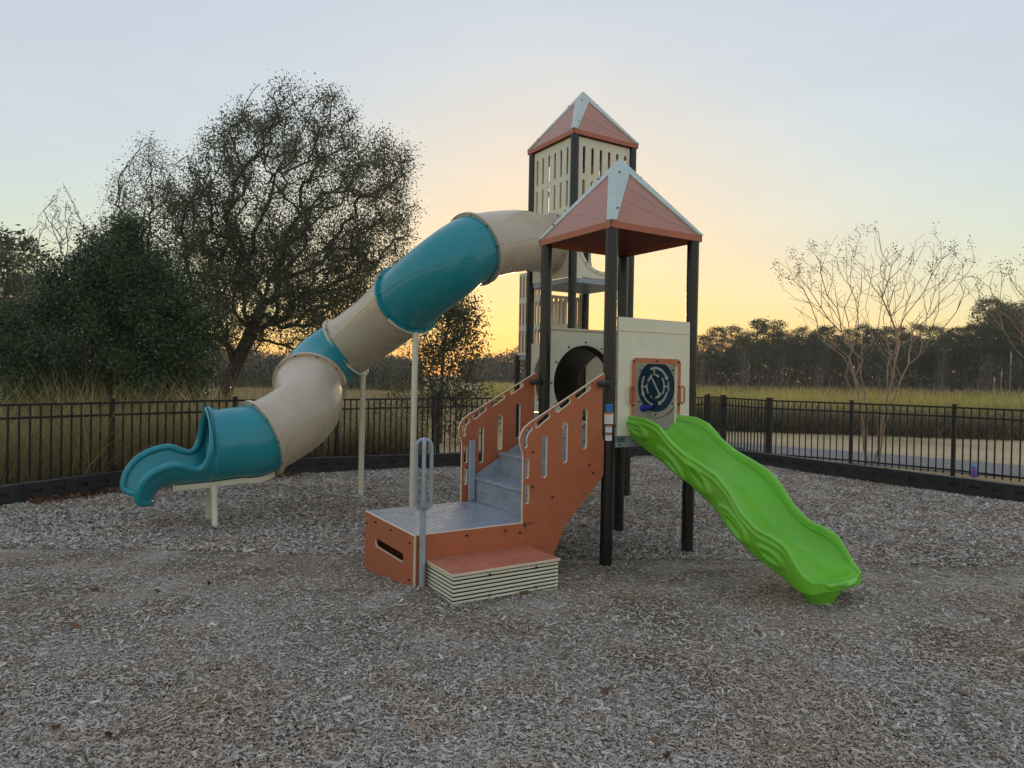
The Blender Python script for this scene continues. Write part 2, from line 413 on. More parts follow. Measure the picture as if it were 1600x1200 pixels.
def circle(cx, cy, r, n=48):
    return [(cx + r*math.cos(2*PI*i/n), cy + r*math.sin(2*PI*i/n)) for i in range(n)]

def rrect(x0, x1, y0, y1, r, n=5):
    out = []
    for cx, cy, a0 in ((x1-r, y1-r, 0), (x0+r, y1-r, 90), (x0+r, y0+r, 180), (x1-r, y0+r, 270)):
        for i in range(n + 1):
            a = math.radians(a0 + 90*i/n)
            out.append((cx + r*math.cos(a), cy + r*math.sin(a)))
    return out

def thick_line(pts, w):
    """outline of a stroked polyline with round ends"""
    P = [Vector((p[0], p[1])) for p in pts]; L = []; R = []
    k = len(P)
    for i in range(k):
        d = (P[min(i+1, k-1)] - P[max(i-1, 0)]).normalized(); nrm = Vector((-d.y, d.x)) * (w / 2)
        L.append(P[i] + nrm); R.append(P[i] - nrm)
    cap1 = []; cap0 = []
    d1 = (P[-1] - P[-2]).normalized(); d0 = (P[0] - P[1]).normalized()
    for i in range(1, 5):
        a = PI/2 - PI * i / 5
        n1 = Vector((-d1.y, d1.x)); cap1.append(P[-1] + (n1*math.sin(a) + d1*math.cos(a)) * (w/2))
        n0 = Vector((-d0.y, d0.x)); cap0.append(P[0] + (n0*math.sin(a) + d0*math.cos(a)) * (w/2))
    return [(p.x, p.y) for p in L + cap1 + R[::-1] + cap0]

def sheet_mesh(loops, thick, bevel=0.0025):
    cu = bpy.data.curves.new('tmp', 'CURVE'); cu.dimensions = '2D'; cu.fill_mode = 'BOTH'
    cu.extrude = max(thick/2 - bevel, 0.0002); cu.bevel_depth = bevel; cu.bevel_resolution = 0; cu.offset = -bevel
    for lp in loops:
        sp = cu.splines.new('POLY'); sp.points.add(len(lp) - 1)
        for p, q in zip(sp.points, lp): p.co = (q[0], q[1], 0, 1)
        sp.use_cyclic_u = True
    o = bpy.data.objects.new('tmp', cu)
    me = o.to_mesh()
    V = [tuple(v.co) for v in me.vertices]; F = [tuple(p.vertices) for p in me.polygons]
    E = [0 if abs(p.normal.z) > 0.9 else 1 for p in me.polygons]
    o.to_mesh_clear(); bpy.data.objects.remove(o); bpy.data.curves.remove(cu)
    return V, F, E

def sheet(name, loops, thick, plane, mats, parent, org, bevel=0.0025, m_edge=True, **kw):
    """plane = ('u', c): outline is (v, z) at u = c;  ('v', c): outline is (u, z) at v = c;  ('z', c): (u, v) at z = c"""
    V, F, E = sheet_mesh(loops, thick, bevel)
    ax, c = plane
    if ax == 'u': W = [(c + p[2], p[0], p[1]) for p in V]
    elif ax == 'v': W = [(p[0], c - p[2], p[1]) for p in V]
    else: W = [(p[0], p[1], c + p[2]) for p in V]
    mb = MB(); mb.add(W, F, E if (m_edge and isinstance(mats, (list, tuple)) and len(mats) > 1) else 0)
    return mb.build(name, mats, parent, org, **kw)

def text_mesh(name, body, size, plane_fn, material, parent, org, **kw):
    cu = bpy.data.curves.new('tmp', 'FONT'); cu.body = body; cu.size = size; cu.align_x = 'CENTER'; cu.align_y = 'CENTER'
    cu.resolution_u = 3; cu.offset = size * 0.012
    o = bpy.data.objects.new('tmp', cu); me = o.to_mesh()
    mb = MB(); mb.add([plane_fn(v.co.x, v.co.y) for v in me.vertices], [tuple(p.vertices) for p in me.polygons])
    o.to_mesh_clear(); bpy.data.objects.remove(o); bpy.data.curves.remove(cu)
    return mb.build(name, material, parent, org, **kw)

def catmull(pts, n):
    P = [np.array(p, float) for p in pts]
    P = [2*P[0]-P[1]] + P + [2*P[-1]-P[-2]]
    out = []
    for i in range(1, len(P) - 2):
        a, b, c, d = P[i-1:i+3]
        for k in range(n):
            t = k / n
            out.append(0.5 * ((2*b) + (c-a)*t + (2*a-5*b+4*c-d)*t*t + (3*b-a-3*c+d)*t**3))
    out.append(P[-2]); return out

# ------------------------------------------------------------------ ground
def smooth01(t):
    t = np.clip(t, 0, 1); return t*t*(3-2*t)
def tz(x, y):
    """height of the chip bed: heaped a little towards the near side, hollow under the decks"""
    x = np.asarray(x, float); y = np.asarray(y, float)
    z = 0.085 * smooth01((6.0 - y) / 1.0)
    z = z + 0.05 * np.exp(-(((x-2.25)**2 + (y-4.85)**2) / 0.30))
    for qx, qy in ((0.869, 6.135), (1.735, 6.673), (1.197, 7.540), (0.331, 7.001), (-1.36, 8.80), (-2.15, 9.55), (-3.19, 7.32), (-3.47, 7.77), (-0.64, 5.06)):
        z = z + 0.016*np.exp(-((x-qx)**2 + (y-qy)**2)/0.018)
    z = z + 0.012*np.sin(1.7*x+0.6*y) * np.cos(1.3*y-0.4*x) + 0.007*np.sin(4.1*x+1.0)*np.sin(3.7*y+2.0*x)
    return z

g = MB(); g.add([(-620,-310,-0.06),(620,-310,-0.06),(620,920,-0.06),(-620,920,-0.06)], [(0,1,2,3)])
ground = g.build('ground', 'lawn', label='dry tan winter lawn and field ground around the playground', kind='structure')

# outer line of the wood-chip bed, clockwise seen from above
KERB = [(-6.9, 6.9), (-6.12, 8.55), (-5.62, 9.66), (-4.55, 10.72), (-3.62, 11.50), (-2.55, 12.05), (-1.45, 12.52), (-0.20, 13.05), (1.0, 13.75), (2.2, 14.5), (3.4, 15.2), (4.45, 14.75), (5.05, 13.62), (5.66, 12.55), (6.34, 11.54), (6.98, 10.50), (7.62, 9.46), (8.2, 8.4)]
nx, ny = 170, 190
xs = np.linspace(-7.2, 8.6, nx); ys = np.linspace(-1.5, 15.6, ny)
X, Y = np.meshgrid(xs, ys)
def inside_bed(x, y, pad=0.0):
    poly = np.array([(-6.9, -3)] + KERB + [(8.2, -3)])
    r = np.zeros(np.shape(x), bool); j = len(poly) - 1
    for i in range(len(poly)):
        xi, yi = poly[i]; xj, yj = poly[j]
        c = ((yi > y) != (yj > y)) & (x < (xj-xi)*(y-yi)/(yj-yi+1e-12)+xi)
        r ^= c; j = i
    return r
ins = inside_bed(X, Y)
Z = np.where(ins, tz(X, Y), -0.05)
V = np.stack([X.ravel(), Y.ravel(), Z.ravel()], 1)
ii = np.arange(nx*ny).reshape(ny, nx)
F = np.stack([ii[:-1,:-1].ravel(), ii[:-1,1:].ravel(), ii[1:,1:].ravel(), ii[1:,:-1].ravel()], 1)
keep = (ins[:-1,:-1] & ins[:-1,1:] & ins[1:,1:] & ins[1:,:-1]).ravel()
bed = npmesh('wood_chip_ground', V, F[keep], 'bed', smooth=True, kind='structure', label='grey weathered wood chip playground surface')

# asphalt path beyond the right-hand fence
pw = [((5.4, 20.8), (4.6, 16.2)), ((6.0, 19.1), (5.75, 15.6)), ((7.5, 17.9), (6.8, 15.0)), ((9.3, 16.5), (7.95, 14.1)), ((11.1, 14.7), (9.5, 12.75)), ((14.5, 10.5), (12.7, 8.8)), ((18, 5), (16, 3.5))]
pm = MB()
vv = []
for a, b in pw: vv += [(a[0], a[1], -0.045), (b[0], b[1], -0.045)]
pm.add(vv, [(2*i, 2*i+1, 2*i+3, 2*i+2) for i in range(len(pw)-1)])
pm.build('path', 'asphalt', label='grey asphalt path outside the fence', kind='structure')

# ------------------------------------------------------------------ playground structure, in its own frame (u, v, z) at the front post
TH = 0.556
A0 = np.array([0.869, 6.135])
E1 = np.array([math.cos(TH), math.sin(TH)]); E2 = np.array([-math.sin(TH), math.cos(TH)])
def W(u, v, z=0.0):
    p = A0 + u*E1 + v*E2
    return (p[0], p[1], z)
S = 1.02
GRP = 'playground climbing structure'

def post(parent, org, u, v, top, base=-0.12, r=0.057):
    b = MB(); b.tube([(u, v, base), (u, v, top)], r, 24)
    return b.build('post', 'post', parent, org)

def bolt_mesh():
    me = bpy.data.meshes.get('bolt_shared')
    if me is None:
        b = MB(); b.ball((0, 0, 0), 0.0125, 8, 0.7)
        me = bpy.data.meshes.new('bolt_shared'); me.from_pydata(b.v, [], b.f); me.materials.append(M['bolt'])
        me.polygons.foreach_set('use_smooth', [True]*len(b.f)); me.update()
    return me
def bolts(parent, org, pts):
    for p in pts:
        o = link('bolt', bolt_mesh(), parent); o.location = (p[0]-org[0], p[1]-org[1], p[2]-org[2])

def roof(parent, org, u0, v0, ze, za, ov=0.058, hf=0.058):
    """four-sided roof: moulded panels with radiating seams, fascia, pale hip caps"""
    lo_u, hi_u, lo_v, hi_v = u0-ov, u0+S+ov, v0-ov, v0+S+ov
    C4 = [Vector((lo_u, lo_v, ze+hf)), Vector((hi_u, lo_v, ze+hf)), Vector((hi_u, hi_v, ze+hf)), Vector((lo_u, hi_v, ze+hf))]
    ap = Vector(((lo_u+hi_u)/2, (lo_v+hi_v)/2, za))
    rt = bpy.data.objects.new('roof', None); COL.objects.link(rt); rt.parent = parent
    for k in range(4):
        a, b = C4[k], C4[(k+1) % 4]           # seen from outside a is the left corner
        n = (b - a).cross(ap - a).normalized()
        # sheet, with real thickness
        mb = MB(); t = n * 0.012
        ia, ib, iap = a - t, b - t, ap - t
        # facets fan out from the right-hand corner b to points on the left hip
        h1 = a.lerp(ap, 0.36) + n * 0.010; h2 = a.lerp(ap, 0.62) + n * 0.012
        mb.add([b, a, h1, h2, ap], [(0, 2, 1), (0, 3, 2), (0, 4, 3)], 0)
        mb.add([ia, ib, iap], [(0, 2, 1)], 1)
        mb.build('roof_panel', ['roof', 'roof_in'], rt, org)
        for h in (h1, h2):
            s = MB(); s.tube([b.lerp(h, 0.07) + n*0.002, b.lerp(h, 0.93) + n*0.002], 0.0024, 6)
            s.build('seam', 'cap', rt, org)
        # fascia strip
        f = MB(); inn = (ap - (a+b)/2); inn.z = 0; inn.normalize(); th = inn * 0.014
        dn = Vector((0, 0, -hf))
        f.add([a+dn, b+dn, b, a, a+dn+th, b+dn+th, b+th, a+th], [(0,1,2,3),(4,7,6,5),(0,4,5,1),(3,2,6,7),(0,3,7,4),(1,5,6,2)], 0)
        f.build('fascia', 'terracotta', rt, org)
        # pale cap: covers the tip and tapers down both hips of this face
        top = ap.lerp((a+b)/2, 0.235)
        la = a.lerp(b, 0.045); rb = b.lerp(a, 0.045)
        c = MB(); e = n * 0.016
        P = [a, la, top, rb, b, ap]
        Pe = [p + e for p in P]
        c.add(Pe, [(0,1,2,5), (5,2,3,4)], 0)
        c.add([P[1], P[2], P[3], Pe[1], Pe[2], Pe[3]], [(0,1,4,3), (1,2,5,4)], 0)
        c.add([P[0], P[1], Pe[1], Pe[0]], [(0,1,2,3)], 0); c.add([P[3], P[4], Pe[4], Pe[3]], [(0,1,2,3)], 0)
        # bridge strip over the hip to the neighbouring face
        n2 = (C4[(k+2) % 4] - b).cross(ap - b).normalized()
        e2 = n2 * 0.016
        c.add([b+e, b+e2, ap+e2, ap+e], [(0,1,2,3)], 0)
        cp = c.build('hip_cap', 'cap', rt, org)
        for q in (0.25, 0.82):
            d = a.lerp(ap, 1-q)*0.965 + top*0.035 if q < 0.5 else la.lerp(top, 0.2)*0.6 + a.lerp(ap, 0.2)*0.4
            d = d + n*0.018
            bolts(rt, org, [d])
    return rt

# ---- short tower
o1 = (0.0, 0.0, 0.0)
short = thing('play_tower', W(0, 0), TH, 'short play tower with four black posts, terracotta peaked roof and cream panels', 'play tower', GRP)
for (u, v) in ((0,0), (S,0), (0,S), (S,S)): post(short, o1, u, v, 3.03)
roof(short, o1, 0, 0, 3.024, 3.86)
d = MB(); d.rbox(0.0, S, 0.0, S, 1.10, 1.17, 0.004); deck = d.build('deck', 'tread', short, o1)
d = MB(); d.box(0.06, S-0.06, -0.030, -0.004, 1.07, 1.165); fasc = d.build('deck_edge', 'bar', short, o1)
for k in range(3):
    b = MB(); b.box(0.075, 0.17, -0.0335, -0.031, 1.118+0.016*k, 1.126+0.016*k); b.build('vent_slot', 'gap', fasc, o1)
bolts(short, o1, [(0.11, -0.034, 1.092)])
# slide hood on the face A-B
hood_out = [(0.062, 1.172), (0.958, 1.172), (0.945, 2.235), (0.052, 2.235)]
opening = [(0.245, 1.20), (0.775, 1.20), (0.775, 1.80)] + [(0.775-0.05+0.05*math.cos(a), 1.80+0.05*math.sin(a)) for a in (0.5, 1.0, 1.3)] + [(0.295-0.05*math.cos(a), 1.80+0.05*math.sin(a)) for a in (1.3, 1.0, 0.5)] + [(0.245, 1.80)]
hood = sheet('slide_hood', [hood_out, opening], 0.022, ('v', -0.042), 'cream', short, o1)
b = MB(); b.box(0.062, 0.945, -0.0585, -0.0545, 2.118, 2.124); b.build('hood_crease', 'core', hood, o1)
b = MB(); b.rbox(0.055, 0.945, -0.0535, 0.06, 2.226, 2.240, 0.003); b.build('hood_lip', 'cream', hood, o1)
fr_out = [(0.200, 1.36)] + [(0.255-0.055*math.cos(a), 1.828+0.055*math.sin(a)) for a in (0, 0.4, 0.8, 1.2, 1.57)] + [(0.765+0.055*math.cos(a), 1.828+0.055*math.sin(a)) for a in (1.57, 1.2, 0.8, 0.4, 0)] + [(0.820, 1.36), (0.774, 1.36), (0.774, 1.806), (0.760, 1.830), (0.262, 1.830), (0.248, 1.806), (0.248, 1.36)]
frame = sheet('opening_frame', [fr_out], 0.014, ('v', -0.0615), ['terracotta', 'core'], short, o1)
bolts(frame, o1, [(0.51, -0.07, 1.856), (0.225, -0.07, 1.85), (0.795, -0.07, 1.85), (0.224, -0.07, 1.62), (0.797, -0.07, 1.62), (0.224, -0.07, 1.45), (0.797, -0.07, 1.45)])
for u in (0.199, 0.821):
    sg = -1 if u < 0.5 else 1
    pts = [(u+sg*0.0+0.0, -0.085 - 0.035*math.sin(t), 1.545 + 0.075*math.cos(t)) for t in np.linspace(0, PI, 9)]
    pts = [(u + sg*0.028*math.cos(t) , -0.09, 1.545 + (0.05 if math.sin(t) > 0 else -0.05) + 0.030*math.sin(t)) for t in np.linspace(0, 2*PI, 20, endpoint=False)]
    b = MB(); b.tube(pts, 0.008, 8, closed=True); b.build('grab_handle', 'terracotta', short, o1)
# maze panel on the far side face, seen through the opening
play = sheet('activity_panel', [[(0.06, 1.18), (0.96, 1.18), (0.96, 2.14), (0.06, 2.14)]], 0.02, ('u', S+0.035), 'panel_grey', short, o1)
sheet('disc_ring', [circle(0.478, 1.612, 0.318)], 0.016, ('u', S+0.014), 'panel_grey', play, o1)
sheet('disc', [circle(0.478, 1.612, 0.262)], 0.012, ('u', S-0.002), 'navy', play, o1)
def arc(r, a0, a1, n=14): return [(0.478 - r*math.cos(math.radians(a)), 1.612 + r*math.sin(math.radians(a))) for a in np.linspace(a0, a1, n)]
tracks = [arc(0.19, 25, 108), arc(0.19, 150, 205), arc(0.115, 65, 150), arc(0.115, -115, -40), arc(0.19, -160, -60) [:9], arc(0.185, -70, -20),
          [(0.478+0.062, 1.612+0.112), (0.478-0.075, 1.612-0.088)],
          [arc(0.115, 95, 95, 2)[0], arc(0.19, 95, 95, 2)[0]], [arc(0.115, 182, 182, 2)[0], arc(0.20, 182, 182, 2)[0]], [arc(0.125, 0, 0, 2)[0], arc(0.20, 2, 2, 2)[0]],
          arc(0.135, -30, 40, 8), [arc(0.20, -12, -12, 2)[0], arc(0.20, 14, 14, 2)[0]], arc(0.12, 170, 215, 8)]
for i, tr in enumerate(tracks):
    sheet('maze_track', [thick_line(tr, 0.024 if len(tr) > 9 else 0.017)], 0.004, ('u', S-0.011), 'groove', play, o1, bevel=0.0005)
for a, r in ((28, 0.19), (-155, 0.19), (-66, 0.185)):
    c = arc(r, a, a, 2)[0]
    sheet('maze_stop', [circle(c[0], c[1], 0.022, 16)], 0.0055, ('u', S-0.0118), 'groove', play, o1, bevel=0.0005)
for dz in (0.10, -0.105):
    b = MB(); b.ball((S-0.03, 0.475, 1.612+dz), 0.02, 12); b.build('maze_ball', 'gap', play, o1)
b = MB(); b.ball((S-0.06, 0.585, 1.382), 0.042, 16); b.tube([(S-0.05, 0.56, 1.392), (S-0.02, 0.49, 1.405)], 0.018, 10); b.build('knob', 'blue', play, o1)
bolts(play, o1, [(S+0.004, 0.478+0.292*math.cos(a), 1.612+0.292*math.sin(a)) for a in np.radians([-90, -35, 35, 145, 215, 90])])
# tunnel panel on the face C-D
TUN_C, TUN_Z, TUN_R = 0.51, 1.63, 0.40
tun = sheet('tunnel_panel', [[(0.05, 1.18), (0.97, 1.18), (0.97, 2.20), (0.05, 2.20)], circle(TUN_C, TUN_Z, TUN_R)], 0.02, ('v', S+0.0), 'cream', short, o1)
b = MB(); b.rbox(0.05, 0.97, S-0.035, S-0.011, 2.178, 2.20, 0.003); b.build('panel_rim', 'core', tun, o1)
bolts(tun, o1, [(TUN_C+0.432*math.cos(a), S-0.013, TUN_Z+0.432*math.sin(a)) for a in np.radians(range(0, 360, 30))])
# stickers on the front post
def sticker(name, z0, z1, w, head, material, lines, label, body=None):
    rr = 0.0585
    def pt(x, z, e=0.0): 
        a = (x - 0.012) / rr
        # faces the camera side of the post
        base = -PI/2 - 0.42
        return ((rr+e)*math.cos(base+a), (rr+e)*math.sin(base+a), z)
    def patch(x0, x1, za, zb, e):
        n = 8; xs_ = np.linspace(x0, x1, n)
        v = [pt(x, za, e) for x in xs_] + [pt(x, zb, e) for x in xs_]
        return v, [(i, i+1, n+i+1, n+i) for i in range(n-1)]
    p = MB(); p.add(*patch(-w/2, w/2, z0, z1, 0.0), 0, True)
    s = p.build(name, material, short, o1, label=label)
    if head:
        q = MB(); q.add(*patch(-w/2, w/2, z1-0.017, z1, 0.0006), 0, True); q.build('sticker_band', 'sticker_orange', s, o1)
        text_mesh('sticker_text', 'WARNING', 0.013, lambda x, y: pt(x*0.95, z1-0.0085+y, 0.0012), 'print', s, o1)
    for k in range(lines):
        zc = z1 - 0.024 - k*(z1-z0-0.03)/max(lines, 1)
        q = MB(); q.add(*patch(-w*0.40, w*(0.22+0.18*((k*37) % 5)/4), zc-0.0026, zc, 0.0006), 0, True); q.build('sticker_print', 'print_grey', s, o1)
    if body:
        for t, z, sz in body: text_mesh('sticker_text', t, sz, lambda x, y, z=z: pt(x, z+y, 0.0012), 'print', s, o1)
sticker('age_label', 1.392, 1.462, 0.062, False, 'sticker_blue', 0, 'blue age range sticker', [('AGES', 1.440, 0.020), ('5-12', 1.412, 0.030)])
sticker('warning_label', 1.284, 1.386, 0.086, True, 'paper', 6, 'large white sticker with orange heading')
sticker('warning_label', 1.208, 1.273, 0.062, True, 'paper', 4, 'middle white sticker with orange heading')
sticker('warning_label', 1.136, 1.199, 0.062, True, 'paper', 2, 'lowest white sticker with orange heading')

# ---- stair unit with side rails and transfer platform
stair = thing('stair', W(-0.9, 0.5), TH, 'terracotta sided stair with grey metal treads climbing to the short tower', 'stair', GRP)
os_ = (-0.9, 0.5, 0.0)
def rail_outline():
    top = [(-0.092, 1.735), (-0.865, 1.315)]
    nose = [(-0.915, 1.278), (-0.950, 1.230), (-0.965, 1.178), (-0.957, 1.125), (-0.938, 1.080), (-0.927, 1.03)]
    low = [(-0.927, 0.06), (-0.62, 0.06), (-0.60, 0.20), (-0.479, 0.430), (-0.10, 0.800), (-0.078, 0.84), (-0.078, 1.128), (-0.10, 1.15), (-0.106, 1.60), (-0.075, 1.70)]
    return top + nose + low
holes = []
for (u, zt, zb) in ((-0.717, 1.20, 0.85), (-0.506, 1.31, 0.964), (-0.299, 1.421, 1.074)):
    holes.append(stadium(u, (zt+zb)/2, zt-zb, 0.05))
holes.append(stadium(-0.887, 0.938, 0.165, 0.034)); holes.append(stadium(-0.883, 0.723, 0.155, 0.034))
for (a, b) in (((-0.806, 1.285), (-0.678, 1.376)), ((-0.603, 1.410), (-0.467, 1.495)), ((-0.392, 1.528), (-0.254, 1.612))):
    L_ = math.hypot(b[0]-a[0], b[1]-a[1]); holes.append(stadium((a[0]+b[0])/2, (a[1]+b[1])/2, L_+0.02, 0.042, math.degrees(math.atan2(b[1]-a[1], b[0]-a[0]))))
holes.append(thick_line([(-0.862, 1.262), (-0.893, 1.235), (-0.909, 1.195), (-0.914, 1.155), (-0.906, 1.125)], 0.036))
for v in (-0.030, S+0.030):
    r_ = sheet('side_panel', [rail_outline()] + holes, 0.020, ('v', v), ['terracotta', 'core'], stair, os_)
    bolts(r_, os_, [(u, v-0.012, z) for u, z in ((-0.83, 1.07), (-0.83, 0.78), (-0.63, 0.68), (-0.24, 0.93), (-0.90, 0.47), (-0.2, 0.86))])
    c = MB(); c.ball((-0.125, v-0.055, 1.642), 0.062, 16, 0.52); c.build('clamp', 'clamp', stair, os_)
    bolts(r_, os_, [(-0.148, v-0.114, 1.648), (-0.106, v-0.114, 1.648)])
zs_ = [0.50, 0.722, 0.945, 1.165]; us_ = [-0.80, -0.53, -0.26]
for k in range(3):
    b = MB(); b.box(us_[k], us_[k]+0.012, 0.0, S, zs_[k]-0.005, zs_[k+1]-0.032); b.build('riser', 'tread', stair, os_)
    b = MB(); b.rbox(us_[k]-0.012, us_[k]+0.275, 0.0, S, zs_[k+1]-0.03, zs_[k+1], 0.006); b.build('tread', 'tread', stair, os_)
for v in (S-0.004, 0.004):
    b = MB(); q = [(-0.81, 0.50), (-0.81, 0.724), (-0.27, 1.04), (-0.02, 1.18), (-0.02, 1.0), (-0.5, 0.5)]
    sheet('stringer', [q], 0.008, ('v', v), 'bar', stair, os_)
b = MB(); b.rbox(-0.872, -0.812, S-0.045, S-0.012, 0.5, 1.075, 0.004); b.build('stile', 'bar', stair, os_)

plat = thing('transfer_platform', W(-1.4, 0.45), TH, 'low square platform with grey metal top and terracotta sides at the stair foot', 'platform', GRP)
op = (-1.4, 0.45, 0.0)
b = MB(); b.rbox(-1.878, -0.80, -0.04, 0.985, 0.462, 0.497, 0.004); b.build('platform_top', 'tread', plat, op)
sheet('end_board', [[(-0.068, 0.02), (0.985, 0.0), (0.985, 0.497), (-0.068, 0.497)], stadium(0.425, 0.283, 0.60, 0.068, 0.0)], 0.019, ('u', -1.889), ['terracotta', 'core'], plat, op)
sheet('side_board', [[(-1.878, 0.02), (-0.930, 0.02), (-0.930, 0.497), (-1.878, 0.497)]], 0.019, ('v', -0.052), ['terracotta', 'core'], plat, op)
sheet('side_board', [[(-1.878, 0.02), (-0.930, 0.02), (-0.930, 0.494), (-1.878, 0.494)]], 0.019, ('v', 0.996), ['terracotta', 'core'], plat, op)
bolts(plat, op, [(-1.45, -0.064, 0.45), (-1.10, -0.064, 0.45), (-0.96, -0.064, 0.42), (-1.85, -0.064, 0.42)] + [(-1.901, 0.93, 0.4), (-1.901, 0.72, 0.45), (-1.901, 0.38, 0.45), (-1.901, 0.0, 0.43), (-1.901, 0.0, 0.15)])
for (u, v) in ((-1.84, 0.94), (-1.0, 0.94), (-1.0, 0.0)):
    b = MB(); b.tube([(u, v, -0.1), (u, v, 0.46)], 0.03, 10); b.build('leg', 'bar', plat, op)

hnd = thing('grab_post', W(-1.845, -0.105), TH, 'grey blue grab post with looped top at the platform corner', 'grab post', GRP)
oh = (-1.845, -0.105, 0.0)
b = MB(); b.tube([(-1.845, -0.105, -0.05), (-1.845, -0.105, 0.80)], 0.023, 14); b.build('pole', 'bar', hnd, oh)
for ax in (0, 1):
    pts = []
    zb_, zt_, w_ = 0.755, 1.16, 0.056
    for t in np.linspace(0, PI, 9): pts.append((w_*math.cos(t), zt_ + w_*math.sin(t)))
    for t in np.linspace(PI, 2*PI, 9): pts.append((w_*math.cos(t), zb_ + w_*math.sin(t)))
    ga = -TH + 0.15 + ax*PI/2
    P3 = [(-1.845 + p[0]*math.cos(ga), -0.105 + p[0]*math.sin(ga), p[1]) for p in pts]
    b = MB(); b.tube(P3, 0.0150, 10, closed=True); b.build('loop', 'bar', hnd, oh)

stp = thing('step_box', W(-1.35, -0.29), TH, 'low step box with worn terracotta top and ribbed cream sides', 'step', GRP)
ob = (-1.35, -0.29, 0.0)
b = MB(); b.box(-1.785, -0.905, -0.500, -0.066, -0.02, 0.286); b.build('core', 'gap', stp, ob)
sheet('step_top', [[(-1.808, -0.522), (-0.884, -0.522), (-0.884, -0.063), (-1.808, -0.063)]], 0.02, ('z', 0.300), ['worn_terracotta', 'core'], stp, ob)
nr = 10; hr = 0.0285
for k in range(nr):
    z0 = 0.002 + k*hr
    b = MB(); b.rbox(-1.796, -0.894, -0.512, -0.501, z0+0.0055, z0+hr-0.0055, 0.003); b.build('rib', 'cream', stp, ob)
    b = MB(); b.rbox(-1.797, -1.786, -0.498, -0.07, z0+0.0055, z0+hr-0.0055, 0.003); b.build('rib', 'cream', stp, ob)
    b = MB(); b.rbox(-0.904, -0.894, -0.498, -0.07, z0+0.0055, z0+hr-0.0055, 0.003); b.build('rib', 'cream', stp, ob)
b = MB(); b.rbox(-1.79, -0.865, -0.525, -0.505, 0.052, 0.066, 0.003); b.build('base_lip', 'cream', stp, ob)
bolts(stp, ob, [(-1.50, -0.515, 0.268), (-1.10, -0.515, 0.268), (-1.50, -0.515, 0.12), (-1.10, -0.515, 0.12)])

# ---- tall tower
TU, TV = 1.575, 2.688
ot = (TU, TV, 0.0)
tall = thing('play_tower', W(TU, TV), TH, 'tall play tower with slotted cream walls under a terracotta peaked roof', 'play tower', GRP)
for (u, v) in ((TU,TV), (TU+S,TV), (TU,TV+S), (TU+S,TV+S)): post(tall, ot, u, v, 4.955)
roof(tall, ot, TU, TV, 4.947, 5.80)
d = MB(); d.rbox(TU, TU+S, TV, TV+S, 2.975, 3.045, 0.004); d.build('deck', 'bar', tall, ot)
d = MB(); d.rbox(TU, TU+S, TV, TV+S, 1.10, 1.17, 0.004); d.build('deck', 'bar', tall, ot)
slots = []
for k in range(6):
    a = 0.154 + k*0.146
    for z0, z1 in ((4.448, 4.822), (4.012, 4.374)): slots.append((a, z0, z1))
TC_Z, TC_R = 3.55, 0.40
def tower_panel(axis, c, lo, hole=True):
    lp = [[(lo+0.06, 3.05), (lo+S-0.06, 3.05), (lo+S-0.06, 4.935), (lo+0.06, 4.935)]]
    for a, z0, z1 in slots: lp.append(stadium(lo+a, (z0+z1)/2, z1-z0, 0.046))
    lp.append(circle(lo+S/2, TC_Z, TC_R))
    return sheet('slotted_panel', lp, 0.02, (axis, c), 'cream', tall, ot)
def ring(parent, org, axis, c, ctr, z, r0, r1, th, material, name='flange_ring'):
    return sheet(name, [circle(ctr, z, r1), circle(ctr, z, r0)], th, (axis, c), material, parent, org)
pfl = tower_panel('u', TU, TV); pfr = tower_panel('v', TV, TU)
prk = tower_panel('u', TU+S, TV)
lp = [[(TU+0.06, 3.98), (TU+S-0.06, 3.98), (TU+S-0.06, 4.935), (TU+0.06, 4.935)]] + [stadium(TU+a, (z0+z1)/2, z1-z0, 0.046) for a, z0, z1 in slots]
sheet('slotted_panel', lp, 0.02, ('v', TV+S), 'cream', tall, ot)
ring(tall, ot, 'v', TV-0.016, TU+S/2, TC_Z, 0.395, 0.44, 0.012, 'cream')
bolts(tall, ot, [(TU+S/2+0.42*math.cos(a), TV-0.024, TC_Z+0.42*math.sin(a)) for a in np.radians(range(15, 375, 30))])
bolts(tall, ot, [(TU-0.012, TV+0.18, 3.96), (TU-0.012, TV+0.84, 3.96)])
# lower panels; the crawl tunnel enters the front one
FRC_ = TU + S/2
ring(tall, ot, 'u', TU-0.016, TV+S/2, TUN_Z, 0.395, 0.44, 0.012, 'cream')
sheet('porthole_panel', [[(TV+0.05, 1.18), (TV+S-0.05, 1.18), (TV+S-0.05, 2.17), (TV+0.05, 2.17)], circle(TV+S/2, TUN_Z, TUN_R)], 0.02, ('u', TU), 'cream', tall, ot)
sheet('tunnel_panel', [[(TU+0.05, 1.18), (TU+S-0.05, 1.18), (TU+S-0.05, 2.17), (TU+0.05, 2.17)], circle(FRC_, TUN_Z, TUN_R)], 0.02, ('v', TV), 'cream', tall, ot)
sheet('lower_panel', [[(TV+0.05, 1.18), (TV+S-0.05, 1.18), (TV+S-0.05, 2.17), (TV+0.05, 2.17)]], 0.02, ('u', TU+S), 'cream', tall, ot)

